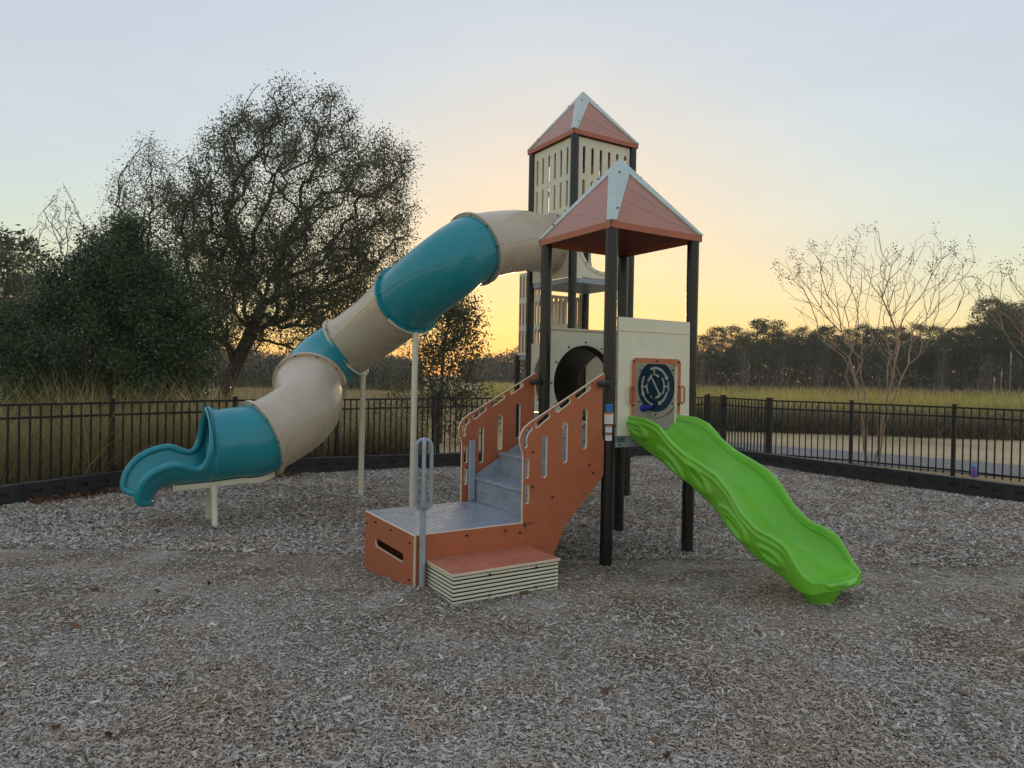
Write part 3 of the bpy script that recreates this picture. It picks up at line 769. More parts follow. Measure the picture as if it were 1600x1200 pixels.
# ---- slatted climber behind the tall tower
clm = thing('slatted_climber', W(2.2, 4.15), TH, 'slotted cream panel enclosure behind the tall tower posts', 'climber', GRP)
oc = (2.2, 4.15, 0.0)
def slat_panel(axis, c, lo, hi, z0, z1, n):
    lp = [[(lo, z0), (hi, z0), (hi, z1), (lo, z1)]]
    rows = max(1, int(round((z1-z0)/0.45))); h = (z1-z0)/rows
    for r in range(rows):
        for k in range(n):
            a = lo + (hi-lo)*(k+0.5)/n
            lp.append(stadium(a, z0+h*(r+0.5), h*0.82, (hi-lo)/n*0.42, n=4))
    return sheet('slotted_panel', lp, 0.018, (axis, c), ['cream', 'terracotta'], clm, oc, bevel=0.001)  # terracotta slot edges put the low sun's reddish light into the colour
slat_panel('u', 1.90, 3.80, 4.52, 2.02, 3.32, 8)
slat_panel('v', 4.52, 1.92, 2.52, 2.02, 3.32, 7)
slat_panel('v', 3.79, 1.92, 2.54, 1.98, 2.93, 7)
slat_panel('u', 2.55, 3.80, 4.52, 2.02, 2.93, 8)
for (u, v) in ((1.90, 4.55), (2.55, 4.55)):
    post(clm, oc, u, v, 2.02, r=0.045)
for u in (1.905, 2.545):
    b = MB(); b.rbox(u-0.02, u+0.02, 3.76, 3.785, 1.17, 2.98, 0.003); b.build('stile', 'cream', clm, oc)
b = MB(); b.rbox(1.9, 2.55, 3.79, 4.55, 1.95, 2.01, 0.004); b.build('deck', 'bar', clm, oc)

# ---- crawl tunnel between the towers (elbow)
ctn = thing('crawl_tunnel', W(0.6, 2.1), TH, 'dark curved crawl tunnel joining the two towers', 'tunnel', GRP)
on = (0.6, 2.1, 0.0)
FRC = TU + S/2
path = [(TUN_C, S+0.012, TUN_Z), (TUN_C, S+0.10, TUN_Z)]
for t_ in np.linspace(0.05, 0.95, 15):
    e_ = t_*t_*(3-2*t_)
    path.append((TUN_C + (FRC-TUN_C)*e_, S+0.12 + (TV-0.13-S-0.12)*t_, TUN_Z))
path += [(FRC, TV-0.10, TUN_Z), (FRC, TV-0.012, TUN_Z)]
def hollow_tube(mb, path, ro, ri, n=40, m_out=0, m_in=0):
    P = [Vector(p) for p in path]; fr = frames(P); k = len(P)
    for r, mi in ((ro, m_out), (ri, m_in)):
        v = []; f = []
        for p, (t, a, b) in zip(P, fr):
            rr = r if not hasattr(r, '__len__') else r[len(v)//n]
            for i in range(n):
                w = 2*PI*i/n; v.append(p + a*(rr*math.cos(w)) + b*(rr*math.sin(w)))
        for j in range(k-1):
            for i in range(n):
                i2 = (i+1) % n; f.append((j*n+i, j*n+i2, (j+1)*n+i2, (j+1)*n+i))
        mb.add(v, f, mi, True)
        if r is ro: first = v
        else:
            for base in (0, (k-1)*n):
                ring_v = first[base:base+n] + v[base:base+n]
                mb.add(ring_v, [(i, (i+1) % n, n+(i+1) % n, n+i) for i in range(n)], mi)
b = MB(); hollow_tube(b, path[:10], 0.405, 0.395); b.build('tunnel_section', 'tube_in', ctn, on)
b = MB(); hollow_tube(b, path[9:], 0.405, 0.395, 40, 0, 1); b.build('tunnel_section', ['beige', 'tube_in'], ctn, on)
for p, q in ((path[0], path[1]), (path[9], path[10]), (path[-1], path[-2])):
    p, q = Vector(p), Vector(q); dd = (q-p).normalized()*0.012
    b = MB(); hollow_tube(b, [p+dd*0.1, p+dd*1.5], 0.445, 0.40); b.build('flange', 'beige', ctn, on)

# ---- green wave slide
gsl = thing('wave_slide', W(0.5, -1.0), TH, 'lime green wavy open slide descending from the short tower', 'slide', GRP)
og = (0.5, -1.0, 0.0)
near = [(-0.02,1.352),(-0.27,1.345),(-0.433,1.292),(-0.57,1.175),(-0.73,1.085),(-0.92,1.020),(-1.07,0.958),(-1.19,0.865),(-1.31,0.715),(-1.46,0.612),(-1.60,0.582),(-1.70,0.545),(-1.77,0.455),(-1.83,0.375),(-1.90,0.330),(-1.97,0.318)]
bot = [(-0.02,1.155),(-0.216,1.067),(-0.45,0.97),(-0.683,0.870),(-0.99,0.700),(-1.199,0.510),(-1.392,0.395),(-1.55,0.340),(-1.70,0.275),(-1.80,0.242),(-1.90,0.240),(-1.97,0.268)]
nv = np.array(near); bv = np.array(bot)
LV = np.concatenate([np.linspace(-0.02, -1.67, 150), -1.67 - 0.25*np.sin(np.linspace(0.0, PI/2, 40)[1:])])
crest = np.interp(-LV, -nv[:,0], nv[:,1]); under = np.interp(-LV, -bv[:,0], bv[:,1])
ker = np.hanning(11); ker /= ker.sum()
sm = lambda a: np.convolve(np.pad(a, 5, mode='edge'), ker, 'valid')
crest, under = sm(crest), sm(under)
bedz = under + 0.055 + 0.02*np.sin((-LV)*2)
bedz = np.minimum(bedz, crest - 0.030)
tt_ = np.clip((-LV-1.80)/0.17, 0, 1); bedz = bedz*(1-tt_) + (crest-0.016)*tt_
ell = []   # raised ornament loops on the side walls: (v, z, half length, half width, angle)
ell += [(-0.17, 1.235, 0.115, 0.045, 22), (-0.19, 1.215, 0.070, 0.024, 22), (-0.56, 0.985, 0.17, 0.052, 36), (-0.58, 0.970, 0.12, 0.028, 36), (-0.88, 0.90, 0.15, 0.060, 40), (-0.89, 0.895, 0.11, 0.034, 40), (-1.24, 0.60, 0.17, 0.062, 38), (-1.25, 0.585, 0.12, 0.036, 38), (-1.58, 0.435, 0.10, 0.036, 22)]
def emboss(v, z, cz):
    e = 0.0
    for (cv, cz0, a, b_, an) in ell:
        an = math.radians(an); dv, dz = -(v-cv), z-cz0
        x = dv*math.cos(an) - dz*math.sin(an); y = dv*math.sin(an) + dz*math.cos(an)
        q = math.hypot(x/a, y/b_)
        dist = abs(q-1)*b_
        e += math.exp(-(dist/0.012)**2)*0.95
        if q < 1: e += -0.12
    dl = (cz - z) - 0.055
    e += 0.6*math.exp(-(dl/0.009)**2)
    return min(max(e, -0.3), 1.2)*0.024*min(1.0, max(0.0, (1.78+v)/0.15))
U0, U1 = 0.185, 0.835
rows = []
for i, v in enumerate(LV):
    cz, uz, bz = crest[i], under[i], bedz[i]
    # towards the exit the side walls flare and the lip closes in a rounded nose
    t = min(1.0, max(0.0, (-v-1.67)/0.25)); rnd = 0.105*(1 - (1 - t**3.0)**(1/3.0))
    u0, u1 = U0 + rnd, U1 - rnd
    pr = []
    nh = 22
    bu = 0.055*(1-t)
    outer = [(u0 + bu*(1-k/nh)**2.2, uz + (cz-0.018-uz)*k/nh) for k in range(nh+1)]
    outer = [(a - emboss(v, b_, cz), b_) for a, b_ in outer]
    lip = [(u0 - 0.004 + 0.022*(1-math.cos(a)), cz - 0.018 + 0.020*math.sin(a)) for a in np.linspace(0.25, PI*0.9, 7)]
    ui = lip[-1][0]
    inner = []
    for k in range(1, 9):
        a = k/8*PI/2
        inner.append((ui + 0.17*(1-0.6*t)*(1-math.cos(a)), bz + (lip[-1][1]-bz)*(1-math.sin(a))))
    half = outer + lip + inner
    mid = [(half[-1][0] + (1.02-2*half[-1][0])*k/8, bz - 0.006*math.sin(PI*k/8)) for k in range(1, 8)]
    other = [(1.02 - a, b_) for a, b_ in reversed(half)]
    ubot = [(1.02-half[0][0] + (2*half[0][0]-1.02)*k/8, uz - 0.004*math.sin(PI*k/8)) for k in range(1, 8)]
    rows.append([(a, v, b_) for a, b_ in half + mid + other + ubot])
# the end rolls over into a rounded nose
lastr = rows[-1]; zc_ = 0.5*(bedz[-1] + under[-1])
for a in np.linspace(0.0, PI/2, 7)[1:]:
    rows.append([(0.51 + (p[0]-0.51)*(1 - 0.16*(1-math.cos(a))), p[1] - 0.045*math.sin(a)*(1 - 0.9*((p[0]-0.51)/0.23)**4 if abs(p[0]-0.51) < 0.23 else 0.1), zc_ + (p[2]-zc_)*(0.15 + 0.85*math.cos(a))) for p in lastr])
k = len(rows[0])
b = MB()
vv = [p for r in rows for p in r]
# asymmetry correction: far wall sits a touch lower / shorter, as moulded
ff = []
for j in range(len(rows)-1):
    for i in range(k):
        i2 = (i+1) % k; ff.append((j*k+i, (j+1)*k+i, (j+1)*k+i2, j*k+i2))
b.add(vv, ff, 0, True)
b.add(rows[0], [tuple(range(k))], 0); b.add(rows[-1], [tuple(reversed(range(k)))], 0)
chute = b.build('chute', 'green', gsl, og)
# raised line just inside each crest
for far in (False, True):
    pth = []
    for i, r in enumerate(rows):
        if i >= len(LV) or LV[i] < -1.80: break
        p = r[30]
        pth.append((1.02 - p[0] - 0.004 if far else p[0] + 0.004, p[1], p[2]))
    q = MB(); q.tube(pth, 0.006, 8); q.build('crest_line', 'green', chute, og)
b = MB(); b.tube([(0.46, -1.80, 0.09), (0.46, -1.80, 0.16), (0.46, -1.79, 0.285)], [0.075, 0.10, 0.19], 16); b.build('foot', 'green', gsl, og)
b = MB(); b.rbox(0.38, 0.54, -1.84, -1.72, -0.02, 0.095, 0.01); b.build('foot_bracket', 'cream_pole', gsl, og)

# ---- tube slide
def atd(px, py, dist):
    """photo pixel at a chosen distance -> world point (used once to lay out the slide's course)"""
    a, c = px-800.0, py-600.0
    cr, sr = math.cos(ROLL), math.sin(ROLL)
    a, c = a*cr + c*sr, -a*sr + c*cr
    a, zc = a/FPX, -c/FPX
    cp, sp = math.cos(PITCH), math.sin(PITCH)
    y, z = cp + zc*sp, -sp + zc*cp
    return (a/y*dist, dist, CAMH + z/y*dist)
st0 = W(TU-0.012, TV+S/2, TC_Z); st1 = W(TU-0.30, TV+S/2, TC_Z-0.005)
CT = [st0, st1, atd(803, 377, 9.12), atd(740, 390, 8.48), atd(690, 424, 8.22), atd(637, 468, 8.50), atd(590, 507, 9.15), atd(541, 543, 9.50), atd(503, 571, 9.30), atd(484, 601, 8.90), atd(473, 644, 8.32), (-2.86, 7.84, 0.93), (-3.095, 7.6925, 0.890), (-3.33, 7.545, 0.862)]
TR = [0.40, 0.40, 0.405, 0.410, 0.412, 0.412, 0.405, 0.41, 0.415, 0.42, 0.425, 0.415, 0.40, 0.395]
SEG = 8
cpath = catmull(CT, SEG); crad = [float(x[0]) for x in catmull([(r,) for r in TR], SEG)]
ow = (float(atd(325, 800, 7.55)[0]), 7.55, 0.0)
tube = thing('tube_slide', ow, 0.0, 'enclosed spiral tube slide in alternating teal and beige sections', 'tube slide', GRP)
sections = [(0, 3, 'beige'), (3, 5, 'teal'), (5, 7, 'beige'), (7, 9, 'teal'), (9, 11, 'beige')]
def flange_at(idx, material, parent, r_add=0.050, w=0.034):
    p = Vector(cpath[idx]); t = (Vector(cpath[min(idx+1, len(cpath)-1)]) - Vector(cpath[idx-1])).normalized()
    b = MB(); r = crad[idx]
    hollow_tube(b, [p - t*w/2, p + t*w/2], r + r_add, r - 0.012, 48)
    return b.build('flange', material, parent, ow)
for (a, c, mt) in sections:
    b = MB(); seg = cpath[a*SEG:c*SEG+1]; rad = crad[a*SEG:c*SEG+1]
    # slight bell at each end, as moulded
    rad = list(rad)
    for e in range(3):
        rad[e] += 0.010*(1-e/3); rad[-1-e] += 0.010*(1-e/3)
    hollow_tube(b, seg, rad, [r-0.012 for r in rad], 48)
    sct = b.build('tube_section', mt, tube, ow)
    # moulding seam along the side of the section
    P = [Vector(p) for p in seg]; fr = frames(P)
    for sgn in (1, -1):
        pth = [p + (Vector((0,0,1)).cross(t).normalized()*sgn) * (r+0.0005) for p, (t, a_, b_), r in zip(P, fr, rad)]
        q = MB(); q.tube(pth, 0.0035, 6); q.build('seam', mt, sct, ow)
for idx, mt in ((3*SEG, 'beige'), (5*SEG, 'teal'), (7*SEG, 'beige'), (9*SEG, 'beige'), (11*SEG, 'beige')):
    fl = flange_at(idx, mt, tube)
    p = Vector(cpath[idx]); t = (Vector(cpath[idx+1]) - Vector(cpath[idx-1])).normalized()
    x = Vector((0,0,1)).cross(t).normalized(); y = t.cross(x)
    for sg in (-1, 1):
        for a in np.radians(range(0, 360, 36)):
            pp = p + (x*math.cos(a) + y*math.sin(a))*(crad[idx]+0.027) + t*0.019*sg
            bolts(fl, ow, [pp])
p0 = Vector(cpath[0]); t0 = (Vector(cpath[1]) - p0).normalized()
b = MB(); hollow_tube(b, [p0, p0+t0*0.02], 0.438, 0.39, 48); fl = b.build('flange', 'beige', tube, ow)
x = Vector((0,0,1)).cross(t0).normalized(); y = t0.cross(x)
bolts(fl, ow, [p0 + (x*math.cos(a) + y*math.sin(a))*0.42 + t0*0.024 for a in np.radians(range(0, 360, 30))])
# exit section: full tube that opens into a chute, with a rolled rim
i0 = 11*SEG
E0 = [Vector(p) for p in cpath[i0:]]
hd = Vector((-E1[0], -E1[1], 0.0))
sdv = hd.cross(Vector((0, 0, 1))).normalized()
ZUP = Vector((0, 0, 1))
NP = 49; FAR_RISE = math.radians(17)
outer = []; inner = []; floor_line = []
def add_row(floor_pt, t, r, pm_, flare=0.0):
    up = sdv.cross(t).normalized()
    if up.z < 0: up = -up
    ro = []; ri = []; ctr = floor_pt + up*r
    for jx in range(NP):
        hi_ = min(PI, pm_ + FAR_RISE)
        ph = -pm_ + (pm_+hi_)*jx/(NP-1)
        dv_ = sdv*math.sin(ph) - up*math.cos(ph)
        rf = r + flare*(0.5 - 0.5*math.cos(ph))
        ro.append(ctr + dv_*rf); ri.append(ctr + dv_*(rf-0.014))
    outer.append(ro); inner.append(ri); floor_line.append(floor_pt.copy())
for i, p in enumerate(E0):
    t = (E0[min(i+1, len(E0)-1)] - E0[max(i-1, 0)]).normalized()
    side = t.cross(ZUP).normalized(); up = side.cross(t).normalized()
    r = crad[i0+i]; ro = []; ri = []
    for jx in range(NP):
        ph = -PI + 2*PI*jx/(NP-1)
        dv_ = side*math.sin(ph) - up*math.cos(ph)
        ro.append(p + dv_*r); ri.append(p + dv_*(r-0.014))
    outer.append(ro); inner.append(ri); floor_line.append(p - up*r)
im = len(E0) - 1
rE = crad[-1]
for i, fl_ in ((im-3, 0.006), (im-2, 0.016), (im-1, 0.034), (im, 0.058)):
    for rows_ in (outer, inner):
        c_ = E0[i]
        for jx in range(NP):
            w_ = 0.5 - 0.5*math.cos(-PI + 2*PI*jx/(NP-1))     # nothing at the floor, all of it at the top
            d_ = rows_[i][jx] - c_
            rows_[i][jx] = c_ + d_*(1 + fl_/rE*w_)
ss = [0.006, 0.014, 0.024, 0.036, 0.05, 0.068, 0.09, 0.115, 0.15, 0.19] + list(np.linspace(0.22, 0.66, 24))
def phimax(s_):
    kf = [0, 0.006, 0.014, 0.024, 0.036, 0.05, 0.068, 0.09, 0.115, 0.15, 0.19, 0.38, 0.52, 0.66]
    kv = [180, 156, 134, 114, 98, 85, 74, 65, 59, 56, 57, 70, 66, 52]
    return math.radians(float(np.interp(s_, kf, kv)))
cur = floor_line[-1].copy(); prev = 0.0
for s_ in ss:
    u_ = max(0.0, (s_-0.40)/0.26)
    ang = -0.035 - 1.25*u_*u_*(3-2*u_) if u_ < 1 else -1.285
    t = (hd*math.cos(ang) + ZUP*math.sin(ang)).normalized()
    cur = cur + t*(s_-prev); prev = s_
    add_row(cur, t, rE*(1 + 0.06*s_), phimax(s_), 0.058*max(0.0, 1 - s_/0.09))
tot = len(outer)
b = MB()
for rows_, flip in ((outer, False), (inner, True)):
    vv = [p for r in rows_ for p in r]; ff = []
    for j in range(tot-1):
        for i in range(NP-1):
            q = (j*NP+i, j*NP+i+1, (j+1)*NP+i+1, (j+1)*NP+i)
            ff.append(q[::-1] if flip else q)
    b.add(vv, ff, 0, True)
ex = b.build('exit_section', 'teal', tube, ow)
mid_ = lambda i, j: (outer[i][j] + inner[i][j])*0.5
rim = [mid_(i, 0) for i in range(tot-1, im-1, -1)] + [mid_(i, NP-1) for i in range(im+1, tot)]
rim += [mid_(tot-1, j) for j in range(NP-2, 0, -1)]
R = [rim[0]]
for p in rim[1:]:
    if (p-R[-1]).length > 0.02: R.append(p)
R = np.array([tuple(p) for p in R])
for _ in range(3): R = (np.roll(R, 1, 0) + 2*R + np.roll(R, -1, 0)) / 4
b = MB(); b.tube([tuple(p) for p in R], 0.038, 12, closed=True); b.build('rim', 'teal', ex, ow)
# cream cradle rail under the exit, and its legs
rail = [p - Vector((0, 0, 0.016)) for p in floor_line[0:im+1]] + [p - Vector((0, 0, 0.016)) for p in floor_line[im+8:im+10+11]]
for off in (-0.13, 0.13):
    P = [p + sdv*off + Vector((0, 0, 0.022)) for p in rail]
    v = []; f = []
    for p in P:
        for (dx, dz) in ((-0.022, -0.045), (0.022, -0.045), (0.022, 0.012), (-0.022, 0.012)):
            v.append(p + sdv*dx + Vector((0, 0, dz)))
    for i in range(len(P)-1):
        for q in range(4):
            q2 = (q+1) % 4; f.append((i*4+q, i*4+q2, (i+1)*4+q2, (i+1)*4+q))
    f += [(3, 2, 1, 0), (len(v)-4, len(v)-3, len(v)-2, len(v)-1)]
    b = MB(); b.add(v, f); b.build('cradle_rail', 'cream_pole', tube, ow)
tipb = rail[-1]
b = MB(); b.add([tipb + sdv*x_ + hd*y_ + Vector((0, 0, z_)) for z_ in (-0.03, 0.09) for y_ in (0.0, 0.012) for x_ in (-0.15, 0.15)], [(0,1,3,2),(4,6,7,5),(0,2,6,4),(1,5,7,3),(0,4,5,1),(2,3,7,6)]); b.build('rail_end', 'cream_pole', tube, ow)
for off in (-0.27, 0.27):
    b = MB(); tp = floor_line[im] + sdv*off*0.5 - Vector((0, 0, 0.02)); bt = floor_line[im] + sdv*off; bt = Vector((bt.x, bt.y, -0.1))
    b.tube([bt, bt.lerp(tp, 0.75), tp], [0.034, 0.034, 0.045], 14); b.build('leg', 'cream_pole', tube, ow)
# poles under the upper flanges
for idx, bx, by in ((5*SEG, -1.36, 8.80), (7*SEG, -2.10, 9.50)):
    p = Vector(cpath[idx]); t = (Vector(cpath[idx+1]) - Vector(cpath[idx-1])).normalized()
    x = Vector((0,0,1)).cross(t).normalized(); y = t.cross(x).normalized()
    if y.z > 0: y = -y
    foot_ = p + y*(crad[idx]+0.035)
    b = MB(); b.tube([(foot_.x-0.012, foot_.y, -0.12), (foot_.x, foot_.y, foot_.z-0.02)], 0.038, 16); b.build('pole', 'cream_pole', tube, ow)
    b = MB(); b.rbox(foot_.x-0.03, foot_.x+0.03, foot_.y-0.03, foot_.y+0.03, foot_.z-0.09, foot_.z, 0.006); b.build('pole_bracket', 'cream_pole', tube, ow)
    b = MB(); arcp = [p + (x*math.cos(a) + y*math.sin(a))*(crad[idx]+0.040) + t*0.006 for a in np.linspace(PI*0.22, PI*0.78, 16)]
    b.tube(arcp, 0.020, 8); b.build('cradle', 'cream_pole', tube, ow)

# ------------------------------------------------------------------ fence
FH = 1.22
def fence_run(pts, label, base=-0.06, height=FH, wide=()):
    t = thing('fence', (pts[0][0], pts[0][1], base), 0.0, label, 'fence', 'black metal fence around the playground')
    org = (pts[0][0], pts[0][1], base)
    H = height - base
    def shared(nm, fn):
        b = MB(); fn(b); me = bpy.data.meshes.new(nm); me.from_pydata(b.v, [], b.f); me.materials.append(M['fence']); me.update(); return me
    def post_shape(b):
        b.rbox(-0.032, 0.032, -0.032, 0.032, 0, H+0.03, 0.004); b.rbox(-0.037, 0.037, -0.037, 0.037, H+0.03, H+0.052, 0.004)
    mpost = shared('fence_post_mesh', post_shape)
    mpick = shared('picket_mesh', lambda b: b.box(-0.0105, 0.0105, -0.0105, 0.0105, 0.055, H-0.004))
    for i, p in enumerate(pts):
        q = link('post', mpost, t); q.location = (p[0]-org[0], p[1]-org[1], 0)
        if i in wide: q.scale = (1.65, 1.65, 1.0)
        dd = Vector(pts[min(i+1, len(pts)-1)]) - Vector(pts[max(i-1, 0)]); q.rotation_euler = (0, 0, math.atan2(dd.y, dd.x))
    for a, c in zip(pts[:-1], pts[1:]):
        a, c = Vector(a), Vector(c); dd = c-a; ln = dd.length; an = math.atan2(dd.y, dd.x)
        for z0, z1 in ((0.112, 0.146), (H-0.207, H-0.173), (H-0.034, H)):
            b = MB(); b.box(0.03, ln-0.03, -0.013, 0.013, z0, z1)
            r = b.build('rail', 'fence', t); r.location = (a.x-org[0], a.y-org[1], 0); r.rotation_euler = (0, 0, an)
        n = max(2, int(round((ln-0.06)/0.125)))
        for k in range(1, n):
            p = a + dd*((0.03 + (ln-0.06)*k/n)/ln)
            q = link('picket', mpick, t); q.location = (p.x-org[0], p.y-org[1], 0); q.rotation_euler = (0, 0, an)
    return t
fence_run([(-7.05, 8.15), (-5.77, 9.90), (-4.60, 11.40), (-3.17, 12.45), (-1.58, 13.95)], 'black picket fence section behind the tube slide and tall grass')
fence_run([(-1.50, 14.02), (0.25, 15.0), (2.0, 16.0), (3.7, 17.1), (5.12, 18.1)], 'black picket fence section behind the stair and towers')
fence_run([(5.16, 18.0), (5.18, 16.8), (5.68, 15.1), (7.02, 14.15), (8.30, 12.85), (9.35, 11.3), (10.2, 9.6), (10.9, 7.8)], 'black picket fence section along the asphalt path', height=1.26, wide=(1, 2))

# ------------------------------------------------------------------ border timbers
def timber(a, c, label):
    a, c = Vector(a), Vector(c); dd = c-a; ln = dd.length; an = math.atan2(dd.y, dd.x)
    zb = -0.08; zt = 0.245
    t = thing('border_timber', (a.x, a.y, 0), an, label, 'border timber', 'black plastic border timbers around the wood chips')
    # face with recessed slots: outline sheet in front of a body (inner face is local -y)
    n = 4; lp = [[(0.012, zb), (ln-0.012, zb), (ln-0.012, zt-0.02), (0.012, zt-0.02)]]
    for k in range(n):
        x = ln*(k+0.5)/n
        lp.append(rrect(x-0.07, x+0.07, 0.095, 0.150, 0.008, 3))
    sheet('face', lp, 0.022, ('v', -0.045), 'kerb', t, (0,0,0), bevel=0.003)
    b = MB(); b.rbox(0.012, ln-0.012, -0.030, 0.050, zb, zt-0.022, 0.008); b.build('body', 'kerb', t)
    b = MB(); b.rbox(0.004, ln-0.004, -0.058, 0.058, zt-0.024, zt, 0.010); b.build('cap', 'kerb', t)
    b = MB(); b.tube([(0.0, 0, zb), (0.0, 0, zt+0.004)], 0.050, 14); b.build('joint', 'kerb', t)
    return t
NTH = ['first', 'second', 'third', 'fourth', 'fifth', 'sixth', 'seventh', 'eighth', 'ninth', 'tenth', 'eleventh', 'twelfth', 'thirteenth', 'fourteenth', 'fifteenth', 'sixteenth', 'seventeenth']
for i, (a, c) in enumerate(zip(KERB[:-1], KERB[1:])):
    nl, nr_ = i, len(KERB) - 2 - i
    if i < 7: lb = 'black slotted border timber by the grassy fence, %s from the left end of the row' % NTH[nl]
    elif i > 10: lb = 'black slotted border timber by the path-side fence, %s from the right end of the row' % NTH[nr_]
    else: lb = 'black slotted border timber far behind the towers, %s of the row from the left' % NTH[nl]
    timber(a, c, lb)

# ------------------------------------------------------------------ water bottle on the border
bx, by = 7.02, 10.55
bp_ = atd(1522, 735, 10.62)
bot_t = thing('water_bottle', (bp_[0], bp_[1], 0.246), 0.3, 'small purple water bottle with blue lid standing on the border', 'bottle')
b = MB(); prof = [(0.0, 0.0), (0.034, 0.0), (0.038, 0.006), (0.038, 0.125), (0.035, 0.14), (0.030, 0.148)]
def lathe(mb, prof, n=20):
    v = []; f = []
    for r, z in prof:
        for i in range(n):
            w = 2*PI*i/n; v.append((r*math.cos(w), r*math.sin(w), z))
    for j in range(len(prof)-1):
        for i in range(n):
            i2 = (i+1) % n; f.append((j*n+i, j*n+i2, (j+1)*n+i2, (j+1)*n+i))
    mb.add(v, f, 0, True)
lathe(b, prof); b.build('body', 'purple', bot_t)
b = MB(); lathe(b, [(0.031, 0.146), (0.036, 0.150), (0.036, 0.175), (0.028, 0.186), (0.0, 0.188)]); lid = b.build('lid', 'lid_blue', bot_t)
b = MB(); b.tube([(-0.02, 0, 0.18), (-0.028, 0, 0.205), (-0.015, 0, 0.215)], 0.008, 8); b.build('spout', 'lid_blue', bot_t)
b = MB(); b.tube([(0.03, 0, 0.17), (0.058, 0, 0.178), (0.06, 0, 0.160)], 0.007, 8); b.build('carry_loop', 'lid_blue', bot_t)

# ------------------------------------------------------------------ wood chips (real pieces, nobody could count them)
def chips_mesh(x, y, L, Wd, T, tilt, name):
    n = len(x); z = tz(x, y) + RNG.uniform(-0.003, 0.011, n)
    yaw = RNG.uniform(0, 2*PI, n); pit = RNG.normal(0, tilt, n); rol = RNG.normal(0, tilt*1.4, n)
    cy, sy = np.cos(yaw), np.sin(yaw); cp, sp = np.cos(pit), np.sin(pit); cr, sr = np.cos(rol), np.sin(rol)
    ax = np.stack([cy*cp, sy*cp, sp], 1)
    bx = np.stack([-sy*cr + cy*sp*sr*-1, cy*cr - sy*sp*sr, cp*sr], 1)
    cx = np.cross(ax, bx)
    base = np.stack([x, y, z], 1)
    t1 = RNG.uniform(0.25, 1.0, n)[:, None]; t2 = RNG.uniform(0.25, 1.0, n)[:, None]
    off = RNG.uniform(-0.4, 0.4, n)[:, None]
    L, Wd, T = L[:, None], Wd[:, None], T[:, None]
    c = []
    for h in (-0.5, 0.5):
        c.append(base - ax*L/2 - bx*Wd/2*t1 + cx*T*h + bx*off*Wd*0.5)
        c.append(base + ax*L/2 - bx*Wd/2*t2 + cx*T*h)
        c.append(base + ax*L/2*0.9 + bx*Wd/2*t2 + cx*T*h)
        c.append(base - ax*L/2*0.9 + bx*Wd/2*t1 + cx*T*h + bx*off*Wd*0.5)
    V = np.stack(c, 1)   # n,8,3
    return V
def bed_points(n, y0, y1, power):
    out_x = []; out_y = []
    while sum(map(len, out_x)) < n:
        q = RNG.uniform(0, 1, n*2)
        # density falls with distance
        a, c = y0**(1-power), y1**(1-power)
        y = (a + (c-a)*q)**(1/(1-power)) if abs(power-1) > 1e-6 else y0*(y1/y0)**q
        half = y*0.80 + 0.5
        x = RNG.uniform(-1, 1, n*2)*half
        k = inside_bed(x, y)
        out_x.append(x[k]); out_y.append(y[k])
    return np.concatenate(out_x)[:n], np.concatenate(out_y)[:n]
x, y = bed_points(215000, 2.3, 7.5, 2.1)
n = len(x)
L_ = np.clip(RNG.lognormal(math.log(0.0155), 0.55, n), 0.005, 0.075); Wd = np.clip(L_*RNG.uniform(0.16, 0.5, n), 0.004, 0.022); T = RNG.uniform(0.002, 0.006, n)
V = chips_mesh(x, y, L_, Wd, T, 0.22, 'chips')
q = np.arange(n)[:, None]*8
fpat = np.array([[4,5,6,7],[0,1,5,4],[2,3,7,6]])
F = (q[:, :, None] + fpat[None]).reshape(-1, 4)
rv = RNG.beta(1.7, 1.7, n)
npmesh('wood_chips', V.reshape(-1, 3), F, 'chips', np.repeat(rv, 3), label='loose grey weathered wood chips covering the playground floor', cat='wood chips', kind='stuff')
x, y = bed_points(230000, 6.4, 15.4, 1.5)
n = len(x)
L_ = np.clip(RNG.lognormal(math.log(0.030), 0.45, n), 0.012, 0.09); Wd = np.clip(L_*RNG.uniform(0.2, 0.6, n), 0.006, 0.028); T = RNG.uniform(0.003, 0.006, n)
V = chips_mesh(x, y, L_, Wd, T, 0.30, 'chips')[:, 4:8]
F = (np.arange(n)[:, None]*4 + np.array([[0,1,2,3]]))
npmesh('wood_chips', V.reshape(-1, 3), F, 'chips', RNG.beta(1.3, 1.3, n), label='distant wood chips spread under and behind the towers', cat='wood chips', kind='stuff')

# fallen leaves along the left border
n = 900
seg = RNG.integers(1, 4, n); tt = RNG.uniform(0, 1, n)
K = np.array(KERB); P = K[seg]*(1-tt[:, None]) + K[seg+1]*tt[:, None]
dirs = K[seg+1]-K[seg]; nrm = np.stack([dirs[:,1], -dirs[:,0]], 1)/np.linalg.norm(dirs, axis=1)[:, None]
dist = 0.09 + np.abs(RNG.normal(0, 0.16, n))
P = P + nrm*dist[:, None]
L_ = RNG.uniform(0.03, 0.085, n); V = chips_mesh(P[:,0], P[:,1], L_, L_*0.7, np.full(n, 0.001), 0.5, 'x')[:, 4:8]
V[:, :, 2] += 0.025
npmesh('leaf_litter', V.reshape(-1,3), np.arange(n)[:, None]*4 + np.array([[0,1,2,3]]), 'litter', RNG.beta(1.5, 2.5, n), label='fallen brown leaves drifted along the border by the grass', cat='leaves', kind='stuff')

